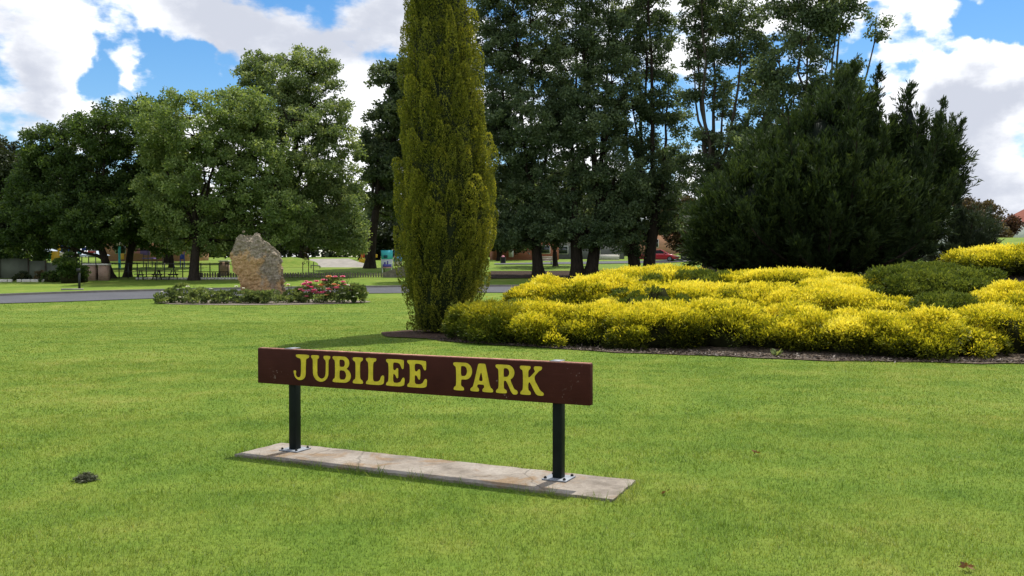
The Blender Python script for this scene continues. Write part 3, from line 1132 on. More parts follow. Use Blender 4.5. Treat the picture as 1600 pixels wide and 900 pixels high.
tree('poplar_tree', 'sparse poplar with open forking limbs against the sky beside the dark juniper', ground_at(1108, 72), 72,
     [(1118, 60, 40, 85), (1162, 45, 46, 62), (1085, 40, 30, 60), (1098, 255, 54, 56), (1165, 235, 58, 48), (1095, -20, 36, 50), (1130, 160, 32, 34), (1085, 130, 20, 45), (1190, 130, 36, 42), (1105, 320, 40, 46), (1190, 300, 60, 50), (1150, 350, 60, 40)], LF['poplar'], M['bark_pale'], 22, dens=1.45, fork=.33, **KW)
tree('poplar_tree', 'bushy poplar rising directly behind the dark juniper, bare branch reaching right', ground_at(1262, 66), 66,
     [(1235, 165, 64, 58), (1262, 60, 50, 58), (1290, 140, 55, 40), (1310, 30, 44, 40), (1250, -20, 48, 50), (1190, 225, 52, 50), (1325, -20, 36, 34), (1370, 42, 17, 22, 0), (1340, 118, 20, 20, 0), (1240, 240, 70, 50), (1215, 110, 30, 40)], LF['poplar'], M['bark_pale'], 20, dens=1.7, fork=.3, **KW)

GB = 'background trees beyond the park'
for px, D, lob, lf, lab in [
    (470, 125, [(470, 370, 50, 38), (430, 375, 40, 34), (500, 350, 40, 36)], 'far', 'dark background tree behind the skate ramp'),
    (590, 128, [(600, 360, 46, 38), (625, 375, 40, 30), (575, 380, 30, 24)], 'far', 'dark background tree behind the upright notice boards'),
    (660, 120, [(690, 370, 60, 45), (650, 350, 45, 50)], 'far', 'background tree hidden mostly behind the cypress'),
    (780, 118, [(780, 345, 46, 44), (800, 370, 40, 20), (770, 300, 40, 40)], 'far', 'dark background tree right of the cypress over the red house'),
    (895, 160, [(900, 360, 46, 26), (870, 350, 40, 30), (940, 350, 40, 30)], 'far', 'low far tree over the grey house behind the poplars'),
    (1068, 116, [(1062, 345, 36, 40), (1052, 325, 26, 22), (1080, 375, 26, 26)], 'brown', 'bronze leaved small tree right of the red car'),
    (1520, 105, [(1515, 330, 34, 20), (1545, 340, 24, 24), (1495, 328, 22, 16), (1530, 365, 40, 22)], 'brown', 'round bronze crowned tree behind the pale green roof'),
    (1576, 120, [(1572, 358, 18, 16), (1584, 352, 12, 12), (1566, 372, 16, 12)], 'plum', 'small plum coloured tree near the right edge on the skyline'),
    (118, 90, [(110, 290, 60, 60), (150, 330, 50, 45), (80, 330, 50, 45)], 'far', 'dark tree added to shade the lawn, deeper in the park behind the forked trunk'),  # extra tree, put in for its shadow on the lawn
    (268, 92, [(260, 290, 60, 60), (300, 330, 50, 45), (225, 330, 46, 45)], 'far', 'tree added to shade the lawn, deeper in the park behind the picnic tables'),  # likewise added for lawn shade
    (868, 95, [(860, 300, 50, 60), (900, 340, 40, 40), (830, 340, 40, 36)], 'far', 'dark tree added to shade the lawn between the first two poplars, farther back'),  # extra crown added to shade the grass beyond the poplars
    (60, 104, [(60, 330, 70, 50), (0, 350, 70, 50), (130, 350, 70, 46), (-60, 330, 60, 60)], 'far', 'dark background tree over the playground shelters at left'),
    (260, 106, [(250, 345, 70, 40), (330, 350, 70, 44), (200, 350, 50, 40)], 'far', 'dark background tree above the orange brick building'),
]:
    tree('background_tree', lab, ground_at(px, D), D, lob, LF[lf], M['bark'], 9, .42 if lf == 'far' else .28, 1.5 if lf == 'far' else 2.4, GB, .2, per=80, clump=1.0 if lf == 'far' else .6, twig=False)


# far-off wood closing the view below the crowns
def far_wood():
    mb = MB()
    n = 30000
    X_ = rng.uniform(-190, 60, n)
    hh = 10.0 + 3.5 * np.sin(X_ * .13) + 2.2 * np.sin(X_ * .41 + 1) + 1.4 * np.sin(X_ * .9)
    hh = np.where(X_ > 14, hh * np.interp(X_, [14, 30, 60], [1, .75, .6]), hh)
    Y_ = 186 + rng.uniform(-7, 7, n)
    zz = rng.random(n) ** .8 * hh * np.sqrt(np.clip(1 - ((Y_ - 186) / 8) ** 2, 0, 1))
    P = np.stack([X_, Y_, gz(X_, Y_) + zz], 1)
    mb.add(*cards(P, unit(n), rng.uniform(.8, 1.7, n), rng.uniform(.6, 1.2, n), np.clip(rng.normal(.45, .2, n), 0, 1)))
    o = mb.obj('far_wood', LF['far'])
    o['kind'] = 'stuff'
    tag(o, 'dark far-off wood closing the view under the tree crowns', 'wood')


far_wood()


# ------------------------------------------------------------------ golden column cypress
def cypress():
    base = Vector((CYP.x, CYP.y, g(CYP.x, CYP.y)))
    t = thing('column_cypress', 'tall columnar golden green cypress on bare soil at the end of the shrub bed', 'tree', base)
    tr, cr = MB(), MB()
    tr.tube([base + Vector((0, 0, -.1)), base + Vector((.02, 0, 3)), base + Vector((.1, 0, 9)), base + Vector((.1, 0, 12.2))], [.26, .2, .12, .03], 10)
    hz = [0.10, .35, .8, 1.4, 2.2, 3.0, 4.0, 5.5, 7.0, 8.5, 10.0, 11.5, 12.6]
    hr = [.70, .86, .98, 1.09, 1.20, 1.27, 1.25, 1.13, .99, .86, .70, .42, .05]
    cxh = lambda z: np.interp(z, [0, 1, 3, 7, 9, 13], [0, .08, .16, .02, -.08, -.1])
    # inner shell of old foliage, darkened to paint the shade between plumes
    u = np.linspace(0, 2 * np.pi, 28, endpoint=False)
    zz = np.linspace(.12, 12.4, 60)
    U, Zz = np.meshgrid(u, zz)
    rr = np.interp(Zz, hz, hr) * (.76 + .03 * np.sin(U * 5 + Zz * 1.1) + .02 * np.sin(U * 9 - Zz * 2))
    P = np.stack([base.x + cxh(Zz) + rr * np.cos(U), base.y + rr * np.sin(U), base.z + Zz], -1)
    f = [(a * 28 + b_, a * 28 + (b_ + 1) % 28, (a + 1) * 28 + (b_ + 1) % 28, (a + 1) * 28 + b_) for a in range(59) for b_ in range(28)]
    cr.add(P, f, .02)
    # plumes: flame-shaped sprays hugging the column
    zs, as_, outer = [], [], []
    for row in np.arange(-.55, 12.1, .52):
        rr_ = float(np.interp(row, hz, hr))
        nc_ = max(5, int(2 * np.pi * rr_ / .42))
        ph = rng.uniform(0, 6.28)
        for c_ in range(nc_):
            zs.append(row + rng.uniform(-.22, .22))
            as_.append(ph + (c_ + rng.uniform(-.3, .3)) * 2 * np.pi / nc_)
            outer.append(True)
    for _ in range(900):
        zs.append(rng.uniform(-.4, 12.0))
        as_.append(rng.uniform(0, 6.28))
        outer.append(False)
    z, a = np.array(zs), np.array(as_)
    npl = len(z)
    r = np.interp(z, hz, hr)
    Pp, Pd, Pr, Ps = [], [], [], []
    for k in range(npl):
        ln = rng.uniform(.40, 1.3)
        wd = rng.uniform(.11, .29) if outer[k] else rng.uniform(.14, .2)
        er = np.array([math.cos(a[k]), math.sin(a[k]), 0])
        ea = np.array([-math.sin(a[k]), math.cos(a[k]), 0])
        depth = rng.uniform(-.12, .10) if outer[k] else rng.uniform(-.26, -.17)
        p0 = np.array([base.x + cxh(z[k]), base.y, base.z + z[k]]) + er * (r[k] * .93 + depth - .12)
        z1 = min(z[k] + ln, 12.6)
        r1 = np.interp(z1, hz, hr)
        p1 = np.array([base.x + cxh(z1), base.y, base.z + z1]) + er * (r1 * .95 + depth + rng.uniform(.0, .08)) + ea * rng.normal(0, .07)
        n = int((250 if outer[k] else 150) * (ln / .6) * (wd / .13))
        s_ = rng.random(n)
        width = wd * np.sin(np.pi * np.clip(s_ * .80 + .18, 0, 1)) ** .6 * (1 - .25 * s_)
        q_ = rng.uniform(0, 2 * np.pi, n)
        off = (np.cos(q_) * width)[:, None] * ea + (np.sin(q_) * width * .8)[:, None] * er
        P = p0 + (p1 - p0) * s_[:, None] + off
        Dr = off / (width[:, None] + 1e-6) * .5 + np.array([0, 0, .85]) + er * .2 + rng.normal(0, .28, (n, 3))
        tone = rng.normal(.54, .10) if outer[k] else rng.normal(.30, .08)  # deep plumes toned darker, painting shade inside the column over older foliage
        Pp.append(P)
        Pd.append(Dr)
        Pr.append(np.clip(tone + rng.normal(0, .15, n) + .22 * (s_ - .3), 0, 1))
        Ps.append(rng.uniform(.03, .06, n))
    P = np.concatenate(Pp)
    sz = np.concatenate(Ps)
    up_ = P[:, 2] > base.z + .06
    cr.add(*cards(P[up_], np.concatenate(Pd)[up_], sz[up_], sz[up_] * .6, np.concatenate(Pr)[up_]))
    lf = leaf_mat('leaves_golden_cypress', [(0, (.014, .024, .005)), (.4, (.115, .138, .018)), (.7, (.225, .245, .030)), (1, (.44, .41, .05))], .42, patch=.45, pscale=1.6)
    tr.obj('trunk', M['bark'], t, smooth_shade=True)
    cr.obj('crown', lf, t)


cypress()


# ------------------------------------------------------------------ dark juniper and other feathery conifers
def feathery(name, label, base, D, tips, leaf, spread_px, foot, n_fill, spray=.17, plume_r=.45, group=None, depth=3.2, body=()):
    """tips: where the leaders end, as seen"""
    b0 = Vector(base)
    t = thing(name, label, 'tree', b0, group)
    cr, tr = MB(), MB()
    leaders = []
    for tp in tips:
        dy = tp[2] if len(tp) > 2 else rng.uniform(-1, 1) * depth
        leaders.append((np.array(at(tp[0], tp[1], D + dy)), 1.0))
    base_tips = list(leaders)
    for k in range(n_fill):
        a_, b_ = rng.integers(len(base_tips), size=2)
        w = rng.random()
        e = base_tips[a_][0] * w + base_tips[b_][0] * (1 - w)
        cen = np.array(b0) * np.array([1, 1, 0]) + np.array([0, 0, e[2]])
        e = cen + (e - cen) * rng.uniform(.3, 1.0)
        e[1] = b0.y + rng.uniform(-1, 1) * depth * (1 - .45 * (e[2] - b0.z) / 8)
        e[2] = b0.z + (e[2] - b0.z) * rng.uniform(.25, .95)
        leaders.append((e, .9))
    Pp, Pd, Pr, Ps = [], [], [], []
    for e, wgt in leaders:
        hgt = e[2] - b0.z
        st = np.array([b0.x + (e[0] - b0.x) * .35 + rng.normal(0, .2), b0.y + (e[1] - b0.y) * .45, b0.z + max(.1, hgt * rng.uniform(.02, .15))])
        ctrl = np.array([st[0] * .25 + e[0] * .75, st[1] * .25 + e[1] * .75, st[2] + (e[2] - st[2]) * .35])
        ts = np.linspace(0, 1, 8)[:, None]
        axis = (1 - ts) ** 2 * st + 2 * ts * (1 - ts) * ctrl + ts ** 2 * e
        tr.tube(axis, np.linspace(.07, .012, 8), 5, cap=False)
        nb = int(26 + 9 * hgt)
        tone = rng.normal(.45, .09)
        for _ in range(nb):
            s_ = rng.random() ** .8
            i_ = s_ * 7
            k0 = int(min(i_, 6))
            p = axis[k0] + (axis[k0 + 1] - axis[k0]) * (i_ - k0)
            tan = axis[k0 + 1] - axis[k0]
            tan /= np.linalg.norm(tan)
            dv = unit(1)[0] + tan * .9 + np.array([0, 0, .55])
            dv /= np.linalg.norm(dv)
            ln = plume_r * (1.15 - .80 * s_) * rng.uniform(.4, 1.7)
            n = 46
            w = rng.random(n)
            P = p + dv * (ln * w)[:, None] + rng.normal(0, .035, (n, 3))
            Dr = dv * 1.0 + tan * .4 + rng.normal(0, .34, (n, 3))
            Pp.append(P)
            Pd.append(Dr)
            Pr.append(np.clip(tone + rng.normal(0, .13, n) + .18 * w, 0, 1))
            Ps.append(spray * .76 * rng.uniform(.6, 1.3, n))
    for bc, br in body:
        c = np.array(at(bc[0], bc[1], D + bc[2]))
        r = np.array([br[0], br[0] * .8, br[1]]) * D / F
        core_hull(cr, c, r * .80, 12, .10, zmin=b0.z - .1)
        m_ = int(24 * (r[0] * r[2] + r[0] * r[1]))
        nn = unit(m_)
        nn[:, 2] = np.maximum(nn[:, 2], -.5)
        tufts = []
        for q in nn:
            rad_ = rng.uniform(.78, .98)
            way = q * .55 + np.array([0, 0, .8]) + rng.normal(0, .22, 3)
            tone = rng.normal(.45, .11)
            for _ in range(11):
                tufts.append((c + q * r * rad_ + rng.normal(0, .13, 3), way + rng.normal(0, .22, 3), tone))
        for p, dv, tone in tufts:
            dv = dv / np.linalg.norm(dv)
            n = 26
            ln = plume_r * rng.uniform(.7, 1.7)
            w = rng.random(n)
            Pp.append(p + dv * (ln * w)[:, None] + rng.normal(0, 1, (n, 3)) * (.075 * (1 - .8 * w))[:, None])
            Pd.append(dv + rng.normal(0, .34, (n, 3)))
            Pr.append(np.clip(tone + rng.normal(0, .13, n) + .22 * w, 0, 1))
            Ps.append(spray * rng.uniform(.6, 1.3, n))
    P = np.concatenate(Pp)
    keep = P[:, 2] > gz(P[:, 0], P[:, 1]) + .02
    sz = np.concatenate(Ps)[keep]
    cr.add(*cards(P[keep], np.concatenate(Pd)[keep], sz, sz * .20, np.concatenate(Pr)[keep]))
    tr.obj('trunk', M['bark'], t)
    cr.obj('crown', leaf, t)
    return t


JL = leaf_mat('needles_juniper', [(0, (.007, .015, .006)), (.5, (.023, .043, .013)), (1, (.056, .086, .023))], .28, spec=.2)
SL = leaf_mat('needles_blue_green', [(0, (.010, .018, .010)), (.5, (.028, .046, .022)), (1, (.060, .085, .040))], .18)
JB = ground_at(1285, 34)
feathery('juniper_tree', 'big dark spreading juniper with feathery spiked outline behind the golden shrubs', JB, 34,
         [(1310, 103), (1335, 98, 0), (1372, 112, .5), (1360, 150), (1400, 185), (1422, 138, 0), (1440, 175), (1472, 160, 0), (1488, 185), (1502, 192, .2), (1503, 240, -.3), (1490, 275), (1480, 300), (1468, 345), (1455, 390),
          (1268, 140), (1230, 165), (1195, 198), (1165, 232), (1140, 268), (1112, 300), (1095, 330), (1085, 365), (1082, 395), (1100, 410), (1340, 200, -3), (1280, 230, -3), (1220, 280, -3), (1380, 260, -3), (1160, 330, -3), (1420, 320, -2.5), (1300, 320, -3.4),
          (1240, 380, -3.2), (1360, 370, -3.2), (1130, 390, -2)],
         JL, 200, 430, 170, spray=.22, plume_r=.62,
         body=[((1290, 340, 0), (145, 95)), ((1180, 355, -.5), (84, 74)), ((1390, 350, 0), (64, 80)), ((1295, 250, .3), (62, 76)), ((1210, 285, .6), (50, 56)), ((1362, 245, .5), (36, 52)), ((1130, 388, 0), (42, 42)), ((1326, 172, .6), (24, 38)), ((1425, 320, 0), (34, 52)), ((1421, 215, 0), (13, 52)), ((1464, 240, 0), (16, 58)), ((1484, 285, 0), (12, 42)), ((1450, 300, 0), (20, 50))])
feathery('conifer_tree', 'small dark ragged conifer between the big juniper and the right hand golden shrubs', ground_at(1500, 36), 36,
         [(1498, 308, 0), (1502, 330), (1488, 352), (1520, 335), (1545, 345), (1555, 370), (1470, 388), (1482, 392), (1535, 390), (1455, 400), (1510, 360)], SL, 60, 410, 22, spray=.15, plume_r=.42, depth=1.2, body=[((1514, 376, 0), (28, 34)), ((1532, 374, 0), (20, 22))])


# ------------------------------------------------------------------ shrubs of the bed
def shrub(name, label, cat, c, r, h, leaf, sprig=.07, dens=900, lumps=26, group=None, part='foliage', flat=1.0, gold=True, core=.64, wr=.34, parent=None, origin_z=None):
    cx, cy = c
    z0 = g(cx, cy) if origin_z is None else origin_z
    t = thing(name, label, cat, (cx, cy, z0), group)
    mb = MB()
    rx, ry = r if isinstance(r, tuple) else (r, r * .95)
    yaw = rng.uniform(0, 6.28)
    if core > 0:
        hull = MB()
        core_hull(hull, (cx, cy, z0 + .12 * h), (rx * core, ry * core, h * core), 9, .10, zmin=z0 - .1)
        hull.obj('inner_twig_shade', M['twig_shade'], t)
    dl = unit(lumps)
    dl[:, 2] = np.abs(dl[:, 2]) * 1.0
    dl[:, 2] = np.clip(dl[:, 2], .02, 1)
    az = np.arctan2(dl[:, 1], dl[:, 0])
    ragged = 1 + .16 * np.sin(2 * az + yaw) + .12 * np.sin(3 * az + 2 * yaw) + .08 * np.sin(5 * az - yaw)
    dl[:, :2] *= ragged[:, None]
    rl = rng.uniform(.15, .34, lumps) * (rx + ry + h) / 3
    C = np.array([cx, cy, z0 + .10 * h]) + dl * np.array([rx, ry, h * .92]) * (.86 + rng.uniform(-.22, .13, lumps))[:, None] - dl * rl[:, None] * .55
    area = 2 * np.pi * rl ** 2
    n_ = (area * dens).astype(int)
    idx = np.repeat(np.arange(lumps), n_)
    n = len(idx)
    d = unit(n)
    d = d + dl[idx] * .9 + np.array([0, 0, .25])
    d /= np.linalg.norm(d, axis=1, keepdims=True)
    P = C[idx] + d * (rl[idx] * (rng.uniform(.68, 1.06, n) + .28 * rng.random(n) ** 8))[:, None] * np.array([1.25, 1.25, .78])
    gzz = gz(P[:, 0], P[:, 1])
    inside = (((P[:, 0] - cx) / rx) ** 2 + ((P[:, 1] - cy) / ry) ** 2 + ((P[:, 2] - z0 - .1 * h) / h) ** 2) < .42
    keep = (P[:, 2] > gzz + .03) & ~inside
    if gold:      # gaps left among the sprigs, baring the dark shell
        hol = np.sin(3.3 * P[:, 0] + yaw) * np.sin(3.9 * P[:, 1] + 1.3) + .7 * np.sin(5.7 * P[:, 0] + 6.1 * P[:, 2]) * np.sin(6.9 * P[:, 2] + 2 * P[:, 1])
        keep &= ~((hol > .50 + .25 * rng.normal(size=n)) & (P[:, 2] < z0 + h * .68) & (rng.random(n) < .92))
    P, d, idx = P[keep], d[keep], idx[keep]
    n = len(P)
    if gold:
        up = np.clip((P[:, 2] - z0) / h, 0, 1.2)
        tone = .06 + .57 * up + .22 * d[:, 2] + rng.normal(0, .16, n) + rng.normal(0, .13, lumps)[idx]  # yellow young growth on top; lower sprigs also toned down as painted shade
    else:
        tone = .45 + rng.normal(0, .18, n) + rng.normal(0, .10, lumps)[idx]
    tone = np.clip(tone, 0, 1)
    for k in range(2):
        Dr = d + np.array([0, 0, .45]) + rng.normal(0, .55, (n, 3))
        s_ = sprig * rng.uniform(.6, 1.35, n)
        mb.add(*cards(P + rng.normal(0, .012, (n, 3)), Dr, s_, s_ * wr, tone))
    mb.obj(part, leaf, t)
    return t


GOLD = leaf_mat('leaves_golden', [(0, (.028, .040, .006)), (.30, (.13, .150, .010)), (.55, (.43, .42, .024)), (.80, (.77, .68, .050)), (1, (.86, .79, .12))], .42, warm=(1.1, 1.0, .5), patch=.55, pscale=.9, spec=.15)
GREENS = leaf_mat('leaves_green_shrub', [(0, (.030, .055, .010)), (.5, (.115, .155, .026)), (1, (.25, .29, .05))], .35, patch=.35, pscale=1.5, spec=.15)
MIXED = leaf_mat('leaves_lime_shrub', [(0, (.030, .050, .008)), (.5, (.15, .18, .018)), (1, (.42, .38, .025))], .3, patch=.5, pscale=1.2, spec=.15)

GG = 'golden shrubs massed in the bed'
GN = 'green shrubs among the golden ones'


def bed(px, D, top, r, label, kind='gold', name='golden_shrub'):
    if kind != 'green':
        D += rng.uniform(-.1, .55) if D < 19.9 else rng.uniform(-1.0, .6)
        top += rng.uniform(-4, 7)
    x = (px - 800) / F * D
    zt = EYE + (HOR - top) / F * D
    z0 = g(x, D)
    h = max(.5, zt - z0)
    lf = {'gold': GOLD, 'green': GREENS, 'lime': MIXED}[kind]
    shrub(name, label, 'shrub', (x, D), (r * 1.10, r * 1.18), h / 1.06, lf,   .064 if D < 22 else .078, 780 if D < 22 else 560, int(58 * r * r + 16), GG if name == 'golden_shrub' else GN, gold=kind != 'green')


bed(778, 21.4, 468, 1.1, 'low lime green shrub against the right foot of the cypress', 'lime')
bed(845, 20.6, 462, 1.15, 'front row yellow shrub above the word PARK, next to the lime one', 'gold')
bed(935, 19.8, 466, 1.15, 'front row yellow shrub behind the right end of the sign')
bed(1030, 19.2, 462, 1.2, 'front row yellow shrub just right of the sign board')
bed(1130, 18.7, 464, 1.2, 'bulging front row yellow shrub directly below the bronze small tree')
bed(1235, 18.1, 476, 1.15, 'front row yellow shrub behind the broad leaved weed')
bed(1335, 17.5, 484, 1.05, 'low front row yellow shrub with a dark hollow under its right side')
bed(1375, 16.7, 522, .55, 'small yellow tuft sticking out at the front of the bed')
bed(1425, 17.3, 474, 1.1, 'front row yellow shrub below the dark green shrubs')
bed(1515, 16.9, 500, .72, 'rounded bright yellow tuft at the front right of the bed')
bed(1560, 17.6, 468, 1.15, 'front row yellow shrub cut by the right edge of the photo')
bed(1680, 17.8, 460, 1.3, 'front row yellow shrub beyond the right edge of the photo')
bed(860, 23.6, 433, 1.25, 'yellow crested shrub of the back left, nearest the mulch bank')
bed(950, 23.4, 428, 1.45, 'broad yellow shrub sloping up behind the front row, left of the grey green patch')
bed(1090, 22.6, 433, 1.45, 'broad yellow shrub right of the grey green patch, mid bed')
bed(1195, 21.8, 444, 1.25, 'yellow shrub in the dip of the skyline before the juniper')
bed(1290, 21.6, 440, 1.35, 'yellow shrub peaking right in front of the dark juniper')
bed(1380, 20.6, 455, 1.1, 'yellow shrub in front of the left end of the green shrubs')
bed(1590, 20.6, 438, 1.15, 'yellow shrub on the right edge, right of the dark green shrubs')
bed(1030, 27.5, 415, 1.7, 'highest yellow shrub on the left crest, under the red car')
bed(1225, 26, 434, 1.6, 'yellow shrub far back at the shaded foot of the juniper')
bed(1575, 25.5, 386, 1.7, 'yellow shrub high on the right slope beside the ragged conifer')
bed(1325, 24.6, 432, 1.3, 'yellow shrub at the juniper foot, just left of the broad green shrub')
bed(1445, 25.6, 420, 1.2, 'dull green shrub behind the others under the gap between the conifers', 'green', 'green_shrub')
bed(1680, 25, 378, 1.8, 'yellow shrub on the top right slope, last before the frame edge')
bed(1098, 26.8, 418, .85, 'light green shrub on the crest between the red car and juniper', 'green', 'green_shrub')
bed(1030, 21.4, 428, .58, 'grey green shrub patch set in the yellow mass left of centre', 'green', 'green_shrub')
bed(985, 20.4, 443, .38, 'little dark green shrub at the lower left of the grey green patch', 'green', 'green_shrub')
bed(815, 21.0, 451, .38, 'little green shrub at the top of the lime shrub near the cypress', 'green', 'green_shrub')
bed(1415, 23.2, 418, 1.1, 'broad green shrub on the crest right of the juniper trunk', 'green', 'green_shrub')
bed(1510, 22.6, 420, 1.0, 'dark green shrub below the ragged conifer', 'green', 'green_shrub')
bed(1490, 19.2, 448, .7, 'dark green shrub sunk in the yellow mass in front of the other greens', 'green', 'green_shrub')

# broad-leaved weed in the mulch
w0 = on_plane(1213, 556, .02)
wd = thing('weed', 'small broad leaved weed in the bark mulch at the bed edge', 'weed', (w0.x, w0.y, g(w0.x, w0.y)))
n = 26
P = np.tile(np.array([w0.x, w0.y, g(w0.x, w0.y) + .03]), (n, 1)) + rng.normal(0, .02, (n, 3))
dr = unit(n)
dr[:, 2] = np.abs(dr[:, 2]) + .35
MB().add(*cards(P, dr, rng.uniform(.10, .18, n), rng.uniform(.04, .07, n), rng.uniform(.4, 1, n))).obj('leaves', LF['rose'], wd)

# ------------------------------------------------------------------ standing rock
def rock():
    D = 43.0
    k = D / F
    prof = [(360, 374, 386), (364, 369, 391), (370, 365, 397), (376, 362, 402), (384, 358, 410), (392, 355.5, 418), (402, 354, 428), (412, 355, 434), (420, 357, 437), (427, 361, 438), (433, 367, 439), (442, 370, 440), (452, 371, 442), (464, 372, 444), (472, 372, 445)]
    prof2 = [(360.5, 395.5, 400), (366, 391, 404), (372, 388, 409), (379, 386, 416), (384, 385, 427), (389, 385, 431), (396, 386, 434), (406, 388, 437), (420, 390, 439), (440, 392, 441), (472, 392, 445)]
    mb = MB()
    for pf, yo, dk in ((prof, 0, .72), (prof2, .22, .85)):
        na = 40
        th = np.linspace(0, 2 * np.pi, na, endpoint=False)
        rings = []
        for py, xl, xr in pf:
            c = at((xl + xr) / 2, py, D)
            hw = (xr - xl) / 2 * k
            hd = (.35 + hw * .55) * dk if py > 364 else hw * .5
            ce = np.sign(np.cos(th)) * np.abs(np.cos(th)) ** .6
            se = np.sign(np.sin(th)) * np.abs(np.sin(th)) ** .6
            rings.append(np.stack([c.x + hw * ce, D + yo + hd * se, np.full(na, c.z)], 1))
        V = np.concatenate(rings)
        cen = V.mean(0)
        for _ in range(34):           # split faces
            pn = np.array([rng.normal(0, .55), -1, rng.normal(.1, .45)])
            pn /= np.linalg.norm(pn)
            dist = (V - cen) @ pn
            lim = np.quantile(dist, rng.uniform(.80, .95))
            V = V - np.clip(dist - lim, 0, None)[:, None] * pn * np.array([.08, 1, .15])
        rings = [V[a * na:(a + 1) * na] for a in range(len(pf))]
        f = [(a * na + b_, a * na + (b_ + 1) % na, (a + 1) * na + (b_ + 1) % na, (a + 1) * na + b_) for a in range(len(pf) - 1) for b_ in range(na)]
        mb.add(V, f)
        mb.add(rings[0], [tuple(range(na))])
        mb.add(rings[-1], [tuple(range(na))[::-1]])
    m, t, out = mat_base('ochre_rock')
    pos = geo_pos(t)
    a = noise(t, 1.5, 7, .65, pos, .4)
    f = noise(t, 9, 8, .75, pos)
    grey_ = ramp(t, f, [(.30, (.085, .070, .055)), (.5, (.27, .225, .17)), (.70, (.44, .385, .31))])
    och = ramp(t, f, [(.28, (.26, .155, .075)), (.5, (.48, .31, .16)), (.75, (.60, .42, .25))])
    sp_ = t.nodes.new('ShaderNodeSeparateXYZ')
    t.links.new(pos, sp_.inputs[0])
    # the broken ochre face: lower and towards the left
    hx = smooth(t, sp_.outputs[0], -11.6, -12.6)
    hz_ = smooth(t, sp_.outputs[2], 3.1, 1.7)
    fac = math_node(t, 'ADD', math_node(t, 'MULTIPLY', hz_, math_node(t, 'ADD', math_node(t, 'MULTIPLY', hx, .75), .25)), math_node(t, 'MULTIPLY', math_node(t, 'SUBTRACT', a, .5), 3.2), clamp=True)
    col = mixc(t, smooth(t, fac, .3, .75), grey_, och)
    red = math_node(t, 'MULTIPLY', smooth(t, sp_.outputs[2], 1.25, .6), smooth(t, noise(t, 2.1, 5, .6, pos), .42, .6))
    col = mixc(t, math_node(t, 'MULTIPLY', red, .35), col, (.30, .13, .075))
    principled(t, out, col, .92, .15, bump(t, f, .8, .07))
    base = ground_at(405, D)
    o = mb.obj('standing_rock', m, origin=tuple(base))
    tag(o, 'upright ochre and grey boulder monument standing in the rose bed', 'rock')
    rm = o.modifiers.new('fuse', 'REMESH')
    rm.mode = 'VOXEL'
    rm.voxel_size = .045
    for nm, sc, st, kind in (('large facets', .75, .16, 'VORONOI'), ('chipping', .40, .24, 'CLOUDS'), ('grain', .12, .06, 'CLOUDS')):
        tx = bpy.data.textures.new(nm, kind)
        tx.noise_scale = sc
        if kind == 'CLOUDS':
            tx.noise_depth = 4
            tx.noise_type = 'HARD_NOISE'
        dm = o.modifiers.new(nm, 'DISPLACE')
        dm.texture = tx
        dm.texture_coords = 'LOCAL'
        dm.strength = st
        dm.mid_level = .5


rock()

# ------------------------------------------------------------------ rose bushes
BLOOM_W = plain('white_petals', (.80, .78, .66), .6, .2, .08, 30)
BLOOM_P = plain('pink_petals', (.78, .20, .34), .6, .2, .2, 30)
BLOOM_Y = plain('apricot_petals', (.72, .38, .18), .6, .2, .15, 30)


def bloom(c, r, mat, parent):
    mb = MB()
    for lay, (rr, tilt) in enumerate(((1.0, .35), (.72, .8), (.42, 1.15))):
        for p in range(5):
            a = p * 2 * math.pi / 5 + lay * .6 + rng.uniform(-.2, .2)
            d = np.array([math.cos(a) * math.cos(tilt), math.sin(a) * math.cos(tilt), math.sin(tilt)])
            s_ = np.array([-math.sin(a), math.cos(a), 0])
            o_ = np.array(c)
            mb.add([o_, o_ + d * r * rr * .6 + s_ * r * rr * .5, o_ + d * r * rr * 1.05, o_ + d * r * rr * .6 - s_ * r * rr * .5], [(0, 1, 2, 3)])
    mb.obj('bloom', mat, parent)


GR = 'rose bushes round the standing rock'


def rose(px, D, r, h, nb, mats, label, dens=210):
    x = (px - 800) / F * D
    z0 = g(x, D)
    D += .45
    h *= 1.0
    z0 = g(x, D)
    t = shrub('rose_bush', label, 'rose bush', (x, D), (r, r * .8), h, LF['rose'], .11, dens, 22, GR, gold=False, core=0, wr=.6)
    st = MB()
    for k in range(7):
        a = rng.uniform(0, 6.28)
        st.tube([(x, D, z0), (x + math.cos(a) * r * .4, D + math.sin(a) * r * .3, z0 + h * .5), (x + math.cos(a) * r * .7, D + math.sin(a) * r * .5, z0 + h * 1.02)], [.015, .012, .006], 4)
    st.obj('stems', LF['rose'], t)
    for k in range(nb):
        a = rng.uniform(math.pi * 1.0, math.pi * 2.0) if k % 4 else rng.uniform(0, 6.28)
        e = rng.uniform(.1, 1.2)
        bloom((x + math.cos(a) * math.cos(e) * r * .95, D + math.sin(a) * math.cos(e) * r * .85, z0 + (.12 + math.sin(e) * .95) * h + .04), rng.uniform(.12, .24) * (.65 if BLOOM_P not in mats else 1), mats[rng.integers(len(mats))], t)


